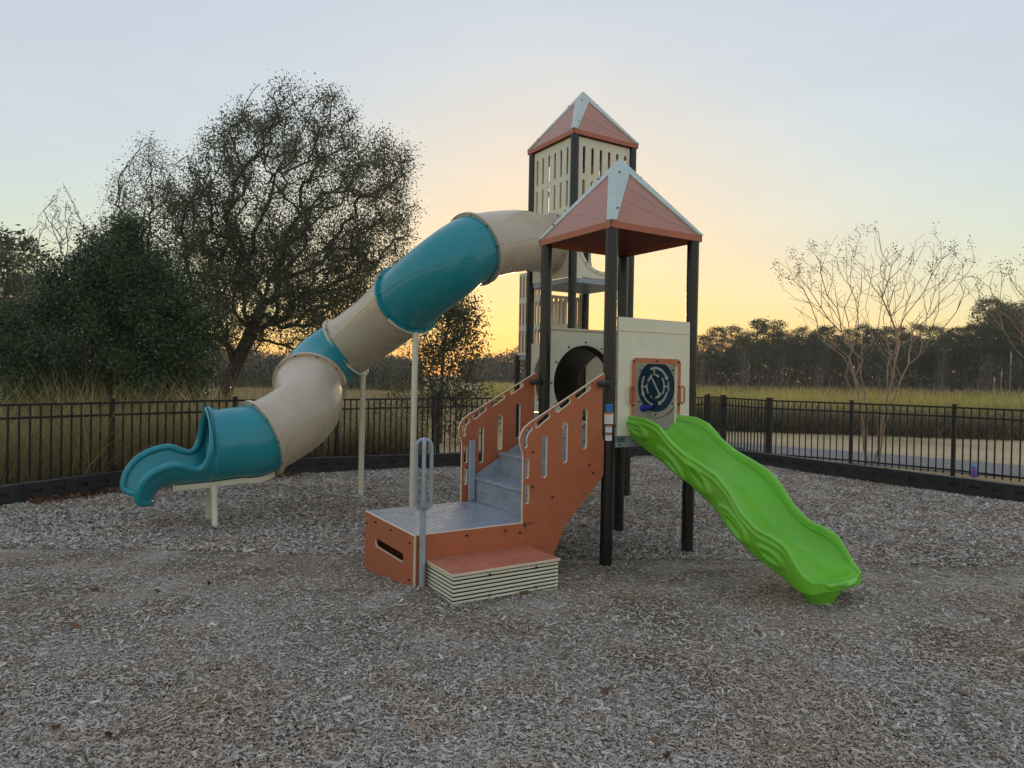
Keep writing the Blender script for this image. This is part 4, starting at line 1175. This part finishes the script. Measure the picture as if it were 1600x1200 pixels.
n = 90
x, y = bed_points(n, 2.6, 11.0, 1.6)
L_ = RNG.uniform(0.03, 0.075, n); V = chips_mesh(x, y, L_, L_*0.6, np.full(n, 0.001), 0.4, 'x')[:, 4:8]
V[:, :, 2] += 0.016
npmesh('leaf_litter', V.reshape(-1,3), np.arange(n)[:, None]*4 + np.array([[0,1,2,3]]), 'litter', RNG.beta(2.5, 1.2, n), label='single dry leaves scattered over the wood chips', cat='leaves', kind='stuff')

# ------------------------------------------------------------------ trees
def grow(root_nodes, root_parent, targets, bf=0.35, seed=0, jitter=0.12, sub=3):
    """branch skeleton: each target joins the node with the least (distance + bf * way back to the root)"""
    rg = np.random.default_rng(seed)
    nodes = [np.array(p, float) for p in root_nodes]; par = list(root_parent)
    plen = [0.0]
    for i in range(1, len(nodes)): plen.append(plen[par[i]] + np.linalg.norm(nodes[i]-nodes[par[i]]))
    T = np.array(targets, float); n = len(T)
    best = np.full(n, 1e9); bp = np.zeros(n, int)
    start = 1 if len(nodes) > 2 else 0
    for i in range(start, len(nodes)):
        c = np.linalg.norm(T-nodes[i], axis=1) + bf*plen[i]
        k = c < best; best[k] = c[k]; bp[k] = i
    done = np.zeros(n, bool); tips = []
    for _ in range(n):
        bb = np.where(done, 1e9, best); j = int(np.argmin(bb)); done[j] = True
        p = bp[j]; a = nodes[p]; d_ = T[j]-a; ln = np.linalg.norm(d_)
        k = max(1, min(sub, int(ln/0.25)))
        # leave along the parent's own course a little, so forks are curved
        pd = a - nodes[par[p]] if par[p] >= 0 else np.array([0,0,1.0])
        pd = pd/(np.linalg.norm(pd)+1e-9)
        last = p
        for s_ in range(1, k+1):
            t = s_/k
            pos = a + d_*t + pd*ln*0.22*t*(1-t)*2 + (rg.normal(0, jitter*ln/k*0.6, 3) if s_ < k else 0)
            nodes.append(pos); par.append(last); plen.append(plen[last]+ln/k); last = len(nodes)-1
            c = np.linalg.norm(T-pos, axis=1) + bf*plen[last]
            m_ = c < best; best[m_] = c[m_]; bp[m_] = last
        tips.append(last)
    return np.array(nodes), np.array(par), np.array(tips)

def radii(par, r_tip, expo=2.3):
    n = len(par); acc = np.zeros(n)
    for i in range(n-1, -1, -1):
        if acc[i] == 0: acc[i] = r_tip**expo
        if par[i] >= 0: acc[par[i]] += acc[i]
    return acc**(1/expo)

def limb_mesh(nodes, par, rad, sides=5):
    k = np.where(par >= 0)[0]
    A = nodes[par[k]]; B = nodes[k]
    ra = np.minimum(rad[par[k]], rad[k]*1.35); rb = rad[k]
    d_ = B-A; ln = np.linalg.norm(d_, axis=1); ok = ln > 1e-4
    A, B, ra, rb, d_, ln = A[ok], B[ok], ra[ok], rb[ok], d_[ok], ln[ok]
    d_ = d_/ln[:, None]
    ref = np.where(np.abs(d_[:, 2:3]) < 0.9, np.array([[0,0,1.0]]), np.array([[1.0,0,0]]))
    x = np.cross(d_, ref); x /= np.linalg.norm(x, axis=1)[:, None]; y = np.cross(d_, x)
    w = 2*PI*np.arange(sides)/sides
    cs = np.cos(w)[None, :, None]; sn = np.sin(w)[None, :, None]
    off = x[:, None]*cs + y[:, None]*sn
    VA = (A - d_*ra[:, None]*0.3)[:, None] + off*ra[:, None, None]; VB = (B + d_*rb[:, None]*0.3)[:, None] + off*rb[:, None, None]
    V = np.concatenate([VA, VB], 1).reshape(-1, 3)
    n = len(A); q = np.arange(n)[:, None]*2*sides
    pat = np.array([[i, (i+1) % sides, sides+(i+1) % sides, sides+i] for i in range(sides)])
    F = (q[:, :, None] + pat[None]).reshape(-1, 4)
    return V, F

def leaf_quads(centers, size, rg, aspect=0.5, spread=None, droop=0.0):
    n = len(centers)
    if spread is not None: centers = centers + rg.normal(0, 1, (n, 3))*spread
    a = rg.normal(0, 1, (n, 3)); a[:, 2] -= droop; a /= np.linalg.norm(a, axis=1)[:, None]
    b = np.cross(a, rg.normal(0, 1, (n, 3))); b /= np.linalg.norm(b, axis=1)[:, None]+1e-9
    s_ = size*rg.uniform(0.6, 1.3, n)[:, None]
    V = np.stack([centers - a*s_*0.5, centers + b*s_*aspect*0.5, centers + a*s_*0.5, centers - b*s_*aspect*0.5], 1).reshape(-1, 3)
    F = np.arange(n)[:, None]*4 + np.array([[0,1,2,3]])
    return V, F

def ellipsoid_targets(rg, n, c, r, hollow=0.0, lump=0.25):
    """points through a crown volume with an uneven, lobed outline"""
    out = []
    ph = rg.uniform(0, 2*PI, 12)
    while len(out) < n:
        d_ = rg.normal(0, 1, 3); d_ /= np.linalg.norm(d_)
        az = math.atan2(d_[1], d_[0]); el = math.asin(d_[2])
        lob = 1 + lump*(0.4*math.sin(3*az+ph[0]+2*el) + 0.35*math.sin(5*az+ph[1]-3*el) + 0.35*math.sin(7*el+ph[2]+2*az) + 0.3*math.sin(11*az+ph[3]+6*el))
        q = rg.uniform(hollow**3, 1)**(1/3)
        out.append(np.array(c) + d_*np.array(r)*q*lob)
    return np.array(out)

def make_tree(name, base, root_nodes, root_parent, targets, bark, leaf, nleaf, lsize, lspread, label, cat='tree', group=None, bf=0.35, r_tip=0.012, seed=1, sides=6, aspect=0.5, expo=2.3, trunk_boost=None, leaf_frac=1.0, droop=0.0, sub=3, jitter=0.12):
    rg = np.random.default_rng(seed)
    nodes, par, tips = grow(root_nodes, root_parent, targets, bf, seed, sub=sub, jitter=jitter)
    rad = radii(par, r_tip, expo)
    if trunk_boost: rad = np.minimum(rad*trunk_boost[0], trunk_boost[1])
    t = thing(name, base, 0.0, label, cat, group)
    V, F = limb_mesh(nodes, par, rad, sides)
    npmesh('trunk', V, F, bark, parent=t, smooth=True)
    if leaf:
        # leaves along the outer twigs
        ends = tips[rg.uniform(0, 1, len(tips)) < leaf_frac]
        c = np.repeat(nodes[ends], nleaf, axis=0); pc = np.repeat(nodes[par[ends]], nleaf, axis=0)
        tt = rg.uniform(-0.1, 1.0, (len(c), 1)); c = pc + (c-pc)*tt
        V, F = leaf_quads(c, lsize, rg, aspect, lspread, droop)
        npmesh('crown', V, F, leaf, np.repeat(rg.beta(2, 2, len(ends)), nleaf)*0.6 + rg.uniform(0, 0.4, len(c)), parent=t)
    return t

# spreading oak-like tree
rg = np.random.default_rng(5)
D = 29.0; k_ = D/FPX
bpos = atd(345, 634, D); bpos = (bpos[0], D, -0.06)
def loc_of(px, py, dist, bpos): 
    p = atd(px, py, dist); return np.array([p[0]-bpos[0], p[1]-bpos[1], p[2]-bpos[2]])
trunk = [loc_of(345, 640, D, bpos), loc_of(353, 610, D, bpos), loc_of(368, 575, D, bpos), loc_of(392, 520, D, bpos), loc_of(412, 470, D, bpos)]
tg = ellipsoid_targets(rg, 1050, loc_of(468, 345, D, bpos), (196*k_, 4.4, 188*k_), 0.45, 0.16)
tg2 = ellipsoid_targets(rg, 460, loc_of(455, 468, D, bpos), (210*k_, 4.4, 105*k_), 0.35, 0.18)
tg3 = ellipsoid_targets(rg, 200, loc_of(305, 390, D, bpos), (78*k_, 3.2, 125*k_), 0.1, 0.2)
tg = np.concatenate([tg, tg2, tg3])
tg = tg[tg[:, 2] > 2.6]
make_tree('oak_tree', bpos, trunk, [-1, 0, 1, 2, 3], tg, 'bark', 'leaf_oak', 150, 0.100, 0.26, 'large rounded dark oak with a leaning trunk behind the tube slide', bf=0.28, r_tip=0.013, seed=3, trunk_boost=(1.25, 0.46), expo=2.25, leaf_frac=0.62)

# dense evergreen to the left
D = 22.0; k_ = D/FPX
bpos = atd(165, 660, D); bpos = (bpos[0], D, -0.06)
trunk = [loc_of(165, 672, D, bpos), loc_of(168, 600, D, bpos), loc_of(172, 520, D, bpos), loc_of(178, 440, D, bpos), loc_of(200, 370, D, bpos)]
tg = np.concatenate([ellipsoid_targets(rg, 430, loc_of(170, 545, D, bpos), (158*k_, 2.6, 118*k_), 0.3, 0.38), ellipsoid_targets(rg, 190, loc_of(200, 450, D, bpos), (74*k_, 2.0, 92*k_), 0.2, 0.4), ellipsoid_targets(rg, 60, loc_of(110, 455, D, bpos), (52*k_, 1.5, 55*k_), 0.2, 0.25), ellipsoid_targets(rg, 50, loc_of(203, 385, D, bpos), (24*k_, 0.6, 48*k_), 0.0, 0.3), ellipsoid_targets(rg, 26, loc_of(140, 420, D, bpos), (18*k_, 0.5, 42*k_), 0.0, 0.3), ellipsoid_targets(rg, 140, loc_of(268, 520, D, bpos), (78*k_, 2.0, 115*k_), 0.2, 0.22), ellipsoid_targets(rg, 90, loc_of(40, 560, D, bpos), (60*k_, 1.6, 85*k_), 0.2, 0.22)])
tg = np.concatenate([tg, ellipsoid_targets(rg, 260, loc_of(160, 640, D, bpos), (165*k_, 1.8, 55*k_), 0.1, 0.25)])
tg = tg[tg[:, 2] > 0.12]
make_tree('magnolia_tree', bpos, trunk, [-1, 0, 1, 2, 3], tg, 'bark', 'leaf_magnolia', 120, 0.105, 0.21, 'dense dark green broad evergreen tree behind the grass by the fence', bf=0.25, r_tip=0.010, seed=8, trunk_boost=(1.1, 0.26))

# holly beside the oak, against the sunset
D = 17.5; k_ = D/FPX
bpos = atd(688, 690, D); bpos = (bpos[0], D, -0.06)
trunk = [loc_of(688, 696, D, bpos), loc_of(690, 620, D, bpos), loc_of(692, 550, D, bpos), loc_of(705, 490, D, bpos), loc_of(724, 466, D, bpos)]
tg = []
while len(tg) < 420:
    q = rg.uniform(0, 1)**0.8
    py = 690 - 218*q; half = (106 - 78*q**1.5)*(1+0.18*math.sin(9*q)) if q > 0.12 else 96
    a = rg.uniform(0, 2*PI); r = math.sqrt(rg.uniform(0.05, 1))
    tg.append(loc_of(676 + 34*q + half*r*math.cos(a), py, D, bpos) + np.array([0, half*k_*r*math.sin(a)*0.9, 0]))
make_tree('holly_tree', bpos, trunk, [-1, 0, 1, 2, 3], np.array(tg), 'bark', 'leaf_holly', 34, 0.080, 0.17, 'conical leafy evergreen behind the fence with sunset glowing through it', bf=0.3, r_tip=0.006, seed=12)

# bare and nearly bare trees at the left
def bare_tree(px, top, D, halfw, ybase, n, name, label, bark, seed, leaf=None, nleaf=0, lsize=0.1, low=0.35, group=None, bf=0.55, r_tip=0.008, lean=0, trunk_frac=0.55, leaf_frac=1.0, spread=0.12):
    rg = np.random.default_rng(seed); k_ = D/FPX
    b_ = atd(px, ybase, D); b_ = (b_[0], D, -0.06)
    h = atd(px, top, D)[2] + 0.06
    trunk = [np.array([0,0,0.0])]
    for q in np.linspace(0.12, trunk_frac, 5): trunk.append(np.array([lean*k_*q + rg.normal(0, 0.05), rg.normal(0, 0.05), h*q]))
    tg = []
    while len(tg) < n:
        q = rg.uniform(low, 1.0)
        w = halfw*k_*math.sin(PI*min(1.0, (q-low)/(1-low)*0.78+0.16))
        a = rg.uniform(0, 2*PI); r = math.sqrt(rg.uniform(0, 1))
        tg.append((lean*k_*q + w*r*math.cos(a), w*r*math.sin(a), h*q*(1-0.10*r*r)))
    return make_tree(name, b_, trunk, [-1, 0, 1, 2, 3, 4], np.array(tg), bark, leaf, nleaf, lsize, spread, label, group=group, bf=bf, r_tip=r_tip, seed=seed, sides=4, leaf_frac=leaf_frac)
bare_tree(95, 284, 30, 66, 640, 460, 'birch_tree', 'slim pale bare tree with a few leaves rising behind the evergreen', 'bark_pale', 21, 'leaf_brown', 2, 0.075, 0.40, r_tip=0.0095, leaf_frac=0.8, bf=0.5)
bare_tree(228, 208, 34, 82, 640, 560, 'deciduous_tree', 'tall thin tree with sparse brown leaves left of the oak', 'bark', 22, 'leaf_brown', 14, 0.10, 0.42, r_tip=0.010, spread=0.28)
bare_tree(150, 318, 32, 60, 640, 320, 'deciduous_tree', 'leaning sparse tree between the pale bare tree and the oak', 'bark', 23, 'leaf_brown', 5, 0.085, 0.45, r_tip=0.009, lean=20)

# crape myrtles just outside the fence
def myrtle(px, ybase, D, tops, half, label, seed, n):
    rg = np.random.default_rng(seed); k_ = D/FPX
    b_ = atd(px, ybase, D); b_ = (b_[0], D, -0.06)
    nodes = [np.array([0, 0, -0.05])]; par = [-1]
    stems = 8
    for s_ in range(stems):
        a = 2*PI*s_/stems + rg.uniform(-0.3, 0.3); lean = rg.uniform(0.10, 0.24)
        x0, y0 = 0.13*math.cos(a), 0.11*math.sin(a)
        last = 0
        for q in (0.0, 0.35, 0.75, 1.15, 1.5, 1.85):
            nodes.append(np.array([x0 + math.cos(a)*lean*q*(0.45+0.42*q) + rg.normal(0, 0.03), y0 + math.sin(a)*lean*q*(0.45+0.42*q) + rg.normal(0, 0.03), q])); par.append(last); last = len(nodes)-1
    tg = []
    htop = atd(px, tops, D)[2] + 0.06
    while len(tg) < n:
        r = math.sqrt(rg.uniform(0, 1)); a = rg.uniform(0, 2*PI)
        zt = 0.44 + 0.56*rg.uniform(0, 1)**0.75
        w = half*k_*(0.22 + 0.78*((zt-0.44)/0.56)**0.7)
        tg.append((w*r*math.cos(a), w*0.85*r*math.sin(a), htop*zt*(1-0.16*r*r*zt)))
    nd, pr_, tips = grow(nodes, par, np.array(tg), 0.62, seed, jitter=0.22)
    rad = radii(pr_, 0.0030, 2.35)
    t = thing('crape_myrtle', b_, 0.0, label, 'tree')
    # pale forked stems: keep the lower stems close to real girth
    V, F = limb_mesh(nd, pr_, np.minimum(rad*1.1, 0.055), 6)
    npmesh('trunk', V, F, 'bark_myrtle', parent=t, smooth=True)
    out = tips[nd[tips][:, 2] > htop*0.76]; out = out[rg.uniform(0, 1, len(out)) < 0.30]
    c = np.repeat(nd[out], 26, axis=0); stalk = rg.uniform(-0.04, 0.16, (len(c), 1)); c = c + np.array([0, 0, 1])*stalk + rg.normal(0, 1, (len(c), 3))*(0.055-0.2*np.abs(stalk-0.03)*0.8)
    V, F = leaf_quads(c, 0.028, rg, 0.9)
    npmesh('seed_heads', V, F, 'pods', rg.uniform(0, 1, len(c)), parent=t)
    return t
myrtle(1362, 724, 14.6, 356, 168, 'bare multi-stemmed crape myrtle with seed heads behind the path-side fence', 31, 540)
myrtle(1690, 745, 12.6, 362, 190, 'second bare crape myrtle whose branches reach in at the frame edge', 33, 460)

# ------------------------------------------------------------------ pines and woods beyond the meadow
def pine_proto(seed, h, broad):
    rg = np.random.default_rng(seed)
    t = thing('pine_tree', (0, 0, -0.06), 0.0, 'tall dark pine in the treeline beyond the meadow', 'tree', 'pines in the treeline beyond the meadow')
    nodes = [np.array([0, 0, 0.0])]; par = [-1]
    for q in np.linspace(0.15, 0.97, 8): nodes.append(np.array([rg.normal(0, 0.12), rg.normal(0, 0.12), h*q])); par.append(len(nodes)-2)
    tg = []
    n = 120
    while len(tg) < n:
        q = rg.uniform(0.46, 1.0)
        w = broad*(0.35+0.65*math.sin(PI*min(1, (q-0.42)/0.58)**0.8))
        a = rg.uniform(0, 2*PI); r = rg.uniform(0.15, 1)**0.6
        tg.append((w*r*math.cos(a), w*r*math.sin(a), h*q))
    nd, pr_, tips = grow(nodes, par, np.array(tg), 0.2, seed, jitter=0.2, sub=2)
    V, F = limb_mesh(nd, pr_, np.minimum(radii(pr_, 0.02), 0.22), 5)
    npmesh('trunk', V, F, 'bark_pine', parent=t, smooth=True)
    c = np.repeat(nd[tips], 36, axis=0) + rg.normal(0, 1, (len(tips)*36, 3))*np.array([0.42, 0.42, 0.24])
    V, F = leaf_quads(c, 0.32, rg, 0.42)
    npmesh('crown', V, F, 'needle', np.repeat(rg.beta(2, 2, len(tips)), 36)*0.7 + rg.uniform(0, 0.3, len(c)), parent=t)
    return t
pines = [pine_proto(41, 14.0, 3.0), pine_proto(42, 13.0, 2.6), pine_proto(43, 15.0, 3.3), pine_proto(44, 11.5, 2.8)]
def px_to_x(px, D): return (px-800.0)/FPX*D
spots = []
rg = np.random.default_rng(77)
def top_for(px):
    """how high the treeline stands in the picture, by column"""
    return np.interp(px, [740, 800, 850, 960, 1090, 1160, 1230, 1300, 1380, 1450, 1500, 1540, 1600, 1700], [545, 540, 545, 520, 512, 505, 500, 503, 505, 500, 490, 472, 462, 455])
px = 745.0
while px < 1720:
    D = rg.uniform(104, 122) if px > 900 else rg.uniform(150, 180)
    spots.append((px, D, top_for(px) + rg.choice([-6, 0, 8, 20]) + rg.uniform(-4, 6))); px += rg.uniform(14, 26)
px = 900.0
while px < 1720:
    spots.append((px, rg.uniform(90, 100), top_for(px) + rg.uniform(14, 44))); px += rg.uniform(20, 36)
spots += [(-40, 46, 335), (8, 52, 352), (40, 70, 430)]
used = [False]*4
for i, (px, D, ytop) in enumerate(spots):
    j = int(rg.integers(0, 4))
    h0 = (14.0, 13.0, 15.0, 11.5)[j]
    hz = atd(px, ytop, D)[2] + 0.06
    o = pines[j] if not used[j] else copy_tree(pines[j])
    used[j] = True
    o.location = (px_to_x(px, D), D, -0.06); s_ = hz/h0*0.97
    sx = s_*rg.uniform(0.9, 1.2)
    o.scale = (sx, sx, s_); o.rotation_euler = (0, 0, rg.uniform(0, 6.28))
    if px < 100: tag(o, ['tall pine cut by the frame edge at far left', 'yellowish pine rising beside the pale bare tree', 'lower pine behind the evergreen at the frame edge'][len(spots)-1-i], group='pines at the far left')

def bare_proto(seed, h, w, n, bark):
    rg = np.random.default_rng(seed)
    t = thing('bare_tree', (0, 0, -0.06), 0.0, 'slender grey leafless tree standing before the dark treeline', 'tree', 'bare trees before the treeline')
    nodes = [np.array([0, 0, 0.0])]; par = [-1]
    for q in np.linspace(0.12, 0.8, 6): nodes.append(np.array([rg.normal(0, 0.12), rg.normal(0, 0.12), h*q])); par.append(len(nodes)-2)
    tg = [(w*math.cos(a)*r, w*math.sin(a)*r, h*q) for a, r, q in zip(rg.uniform(0, 2*PI, n), rg.uniform(0.1, 1, n), rg.uniform(0.25, 1.0, n))]
    nd, pr_, tips = grow(nodes, par, np.array(tg), 0.9, seed, jitter=0.10, sub=2)
    V, F = limb_mesh(nd, pr_, np.minimum(radii(pr_, 0.012, 2.1), 0.13), 4)
    npmesh('trunk', V, F, bark, parent=t, smooth=True)
    return t
bares = [bare_proto(61, 9.0, 1.3, 190, 'twig'), bare_proto(62, 8.0, 1.1, 170, 'twig'), bare_proto(63, 10.0, 1.6, 210, 'twig')]
bspots = []
px = 1095.0
while px < 1660:
    bspots.append((px, rg.uniform(76, 92), rg.uniform(525, 585))); px += rg.uniform(30, 80)
px = 745.0
while px < 1090:
    bspots.append((px, rg.uniform(100, 135), rg.uniform(550, 578))); px += rg.uniform(11, 24)
px = 380.0
while px < 640:
    bspots.append((px, rg.uniform(70, 95), rg.uniform(535, 570))); px += rg.uniform(9, 16)
px = -20.0
while px < 130:
    bspots.append((px, rg.uniform(42, 60), rg.uniform(395, 470))); px += rg.uniform(7, 12)
used = [False]*3
for (px, D, ytop) in bspots:
    j = int(rg.integers(0, 3)); h0 = (9.0, 8.0, 10.0)[j]
    hz = atd(px, ytop, D)[2] + 0.06
    o = bares[j] if not used[j] else copy_tree(bares[j])
    used[j] = True
    o.location = (px_to_x(px, D), D, -0.06); s_ = hz/h0
    o.scale = (s_, s_, s_); o.rotation_euler = (0, 0, rg.uniform(0, 6.28))
    if px < 700: tag(o, 'slender leafless tree in the grey woods behind the oak' if px > 200 else 'slender leafless tree in the grey woods behind the evergreen', group='bare trees behind the oak' if px > 200 else 'bare trees behind the evergreen')

# brushy undergrowth closing the woods behind the trunks
def brush(name, x0, x1, y0, y1, n, hmin, hmax, material, size, label, rg):
    c = np.stack([rg.uniform(x0, x1, n), rg.uniform(y0, y1, n), rg.uniform(0, 1, n)**1.3], 1)
    hh = hmin + (hmax-hmin)*(0.5+0.5*np.sin(c[:,0]*0.21+1.3)*np.cos(c[:,0]*0.083)) * rg.uniform(0.6, 1.0, n)
    c[:, 2] *= hh
    V, F = leaf_quads(c, size, rg, 0.28, None, -0.9)
    return npmesh(name, V, F, material, rg.beta(2, 2, n), label=label, cat='woods', kind='stuff')
M['brush'] = attr_mat('grey_brown_brush', [(0.0, (0.05, 0.055, 0.036)), (0.5, (0.115, 0.115, 0.08)), (1.0, (0.21, 0.195, 0.145))], 0.9)
brush('woods', 22, 140, 98, 128, 95000, 5.5, 9.5, 'brush', 0.75, 'dark wooded mass behind the meadow', rg)
brush('woods', -12, 24, 150, 185, 22000, 4.0, 8.0, 'brush', 0.9, 'distant grey woods behind the towers', rg)
brush('woods', -60, -14, 88, 112, 26000, 3.0, 6.0, 'brush', 0.7, 'grey brown woods far behind the oak', rg)
brush('woods', -34, -10, 66, 80, 16000, 2.5, 5.0, 'brush', 0.5, 'grey brown thicket behind the oak trunk', rg)
brush('woods', -52, -26, 44, 62, 26000, 3.5, 7.0, 'brush', 0.45, 'grey brown woods behind the evergreen', rg)

# ------------------------------------------------------------------ grasses
def blades(P, h, w, rg, lean=0.25, bend=0.5, zbase=-0.06):
    n = len(P)
    a = rg.uniform(0, 2*PI, n); ld = np.stack([np.cos(a), np.sin(a)], 1)
    l0 = np.abs(rg.normal(0, lean, n)); bd = np.abs(rg.normal(0, bend, n))
    yaw = rg.uniform(0, PI, n); sd = np.stack([np.cos(yaw), np.sin(yaw)], 1)
    rows = []
    for q, wf in ((0.0, 1.0), (0.4, 0.9), (0.75, 0.6), (1.0, 0.12)):
        off = ld*(h*(l0*q + bd*q*q*0.6))[:, None]
        z = zbase + h*q*(1 - 0.22*np.minimum(bd, 1.2)*q)
        c = np.concatenate([P + off, z[:, None]], 1)
        s3 = np.concatenate([sd*(w*wf/2)[:, None], np.zeros((n, 1))], 1)
        rows += [c-s3, c+s3]
    V = np.stack(rows, 1).reshape(-1, 3)
    pat = np.array([[0,1,3,2],[2,3,5,4],[4,5,7,6]])
    F = (np.arange(n)[:, None, None]*8 + pat[None]).reshape(-1, 4)
    return V, F
def fence_side_points(pts, n, dmin, dmax, rg):
    K = np.array(pts); sl = np.linalg.norm(K[1:]-K[:-1], axis=1); pr_ = sl/sl.sum()
    s_ = rg.choice(len(sl), n, p=pr_); t = rg.uniform(0, 1, n)[:, None]
    P = K[s_]*(1-t) + K[s_+1]*t; d_ = K[s_+1]-K[s_]; nr_ = np.stack([-d_[:,1], d_[:,0]], 1)/sl[s_][:, None]
    return P + nr_*rg.uniform(dmin, dmax, n)[:, None]
rg = np.random.default_rng(91)
# tall clump grass behind the left fence: blades gathered in tufts
cent = fence_side_points([(-8.6, 6.3), (-7.05, 8.15), (-5.77, 9.90), (-4.60, 11.40), (-3.17, 12.45)], 120, 0.35, 3.4, rg)
cent2 = fence_side_points([(-4.60, 11.40), (-3.17, 12.45), (-1.58, 13.95)], 34, 0.5, 2.6, rg)
cent = np.concatenate([cent, cent2])
rep = 150
P = np.repeat(cent, rep, axis=0) + rg.normal(0, 0.17, (len(cent)*rep, 2))
hc = np.repeat(rg.uniform(0.75, 1.55, len(cent)), rep); h = hc*rg.uniform(0.45, 1.25, len(P))
V, F = blades(P, h, rg.uniform(0.005, 0.014, len(P)), rg, 0.34, 0.75)
rv = np.repeat(rg.beta(2, 2, len(cent)), rep)*0.5 + rg.uniform(0, 0.5, len(P))
npmesh('tall_grass', V, F, 'grass_tall', np.repeat(rv, 3), label='tall green and straw clump grass behind the fence near the tube slide exit', cat='grass', kind='stuff')
# low tangled weeds at its foot
P = fence_side_points([(-8.6, 6.3), (-7.05, 8.15), (-5.77, 9.90), (-4.60, 11.40), (-3.17, 12.45), (-1.58, 13.95)], 14000, 0.1, 3.5, rg)
V, F = blades(P, rg.uniform(0.2, 0.65, len(P)), rg.uniform(0.006, 0.014, len(P)), rg, 0.6, 0.9)
npmesh('dry_weeds', V, F, 'reed', np.repeat(rg.uniform(0, 1, len(P))*0.8, 3), label='dry straw weeds tangled along the fence foot', cat='grass', kind='stuff')
# meadow beyond the path: dark tangled front, yellow green grass behind, reeds at the far edge
def meadow_front(t): return np.array([5.0, 23.5])*(1-t[:, None]) + np.array([40.0, 16.5])*t[:, None]
n = 17000
t = rg.uniform(0, 1, n)**1.3; P = meadow_front(t); d_ = np.array([7.0, 35.0]); d_ /= np.linalg.norm(d_)
P = P + d_*np.abs(rg.normal(0, 1.2, n))[:, None]
V, F = blades(P, rg.uniform(0.4, 1.3, n), rg.uniform(0.010, 0.03, n), rg, 0.55, 1.0)
npmesh('weedy_thicket', V, F, 'grass_dark', np.repeat(rg.beta(2, 2.4, n), 3), label='dark tangled weeds edging the meadow beyond the path', cat='weeds', kind='stuff')
n = 46000
t = rg.uniform(0, 1, n); depth = rg.uniform(0, 1, n)**1.7*70
P = np.stack([rg.uniform(-0.06, 0.92, n)*(26+depth*1.0) + 1.5, 24.5 + depth], 1)
front = 23.5 - (P[:,0]-5.0)*0.2
P[:, 1] = np.maximum(P[:, 1], front + 1.0)
dist = np.hypot(P[:,0], P[:,1])
lump = 0.5 + 0.5*np.sin(P[:,0]*0.9+2*np.sin(P[:,1]*0.31))*np.sin(P[:,1]*0.7+1.7*np.sin(P[:,0]*0.23))
V, F = blades(P, (0.55+0.65*lump)*rg.uniform(0.7, 1.25, n), 0.0008*dist*rg.uniform(0.5, 1.4, n), rg, 0.30, 0.6)
npmesh('meadow_grass', V, F, 'grass_meadow', np.repeat(rg.beta(2, 2, n), 3), label='yellow green meadow grass in front of the treeline', cat='grass', kind='stuff')
n = 3600
P = np.stack([rg.uniform(0, 1, n)*80 + 8, rg.uniform(60, 80, n)], 1)
V, F = blades(P, np.clip(rg.lognormal(0.05, 0.35, n), 0.5, 2.3), rg.uniform(0.04, 0.09, n), rg, 0.08, 0.15)
npmesh('reeds', V, F, 'reed', np.repeat(rg.beta(2, 2, n), 3), label='russet brown reeds along the far meadow edge', cat='reeds', kind='stuff')
# field grass left, seen between the oak trunk and the slide
n = 26000
P = np.stack([rg.uniform(-34, 3, n), rg.uniform(15.5, 60, n)], 1)
P = P[(P[:,1] > 19) | (P[:,0] < -2.5)]; n = len(P)
P = P[P[:,1] > 13 + 0.0*P[:,0]]; n = len(P)
V, F = blades(P, rg.uniform(0.15, 0.55, n), 0.0009*np.hypot(P[:,0], P[:,1])*rg.uniform(0.6, 1.2, n), rg, 0.4, 0.7)
npmesh('field_grass', V, F, 'grass_field', np.repeat(rg.beta(2.5, 1.6, n), 3), label='dry field grass around the oak trunk', cat='grass', kind='stuff')
# plumed stalks at the right of the meadow
for i, (px, yt) in enumerate(((1577, 548), (1563, 578), (1552, 588))):
    p = atd(px, 620, 45.0); h = atd(px, yt, 45.0)[2] + 0.06
    t = thing('plume_reed', (p[0], 45.0, -0.06), 0, ['tallest pale plumed reed at the meadow edge', 'middle pale plumed reed beside the tallest one', 'shortest pale plumed reed in the meadow'][i], 'reed', 'plumed reeds')
    b = MB(); b.tube([(0,0,0), (0.02,0,h*0.5), (0.04,0,h*0.85)], 0.022, 6); b.build('stalk', 'bark_pale', t)
    b = MB(); b.tube([(0.04,0,h*0.80), (0.045,0,h*0.86), (0.05,0,h*0.93), (0.05,0,h)], [0.02, 0.05, 0.055, 0.01], 7); b.build('plume', 'bark_pale', t)

# green utility cabinet far behind the fence
p = atd(314, 628, 33.0)
t = thing('utility_cabinet', (p[0], 33.0, -0.06), 0.2, 'small dark green utility cabinet in the field left of the oak trunk', 'utility box')
b = MB(); b.rbox(-0.30, 0.30, -0.2, 0.2, 0.35, 1.25, 0.02); b.build('cabinet', 'utility_green', t)
b = MB(); b.rbox(-0.34, 0.34, -0.24, 0.24, 1.25, 1.30, 0.01); b.build('lid', 'utility_green', t)
for xx in (-0.3, 0.3):
    b = MB(); b.box(xx-0.04, xx+0.04, -0.04, 0.04, 0, 1.35); b.build('post', 'utility_green', t)

# ------------------------------------------------------------------ evening haze
b = MB(); b.box(-640, 640, -330, 940, -1.1, 19.5)
hz_m = bpy.data.materials.new('evening_haze'); hz_m.use_nodes = True
N, L = nodes_of(hz_m); N.clear()
pv = N.new('ShaderNodeVolumePrincipled'); pv.inputs['Color'].default_value = (0.93, 0.94, 0.97, 1); pv.inputs['Density'].default_value = HAZE; pv.inputs['Anisotropy'].default_value = 0.35
ho = N.new('ShaderNodeOutputMaterial'); L.new(pv.outputs[0], ho.inputs['Volume'])
b.build('haze', hz_m, label='thin evening haze filling the air over the park', kind='stuff')
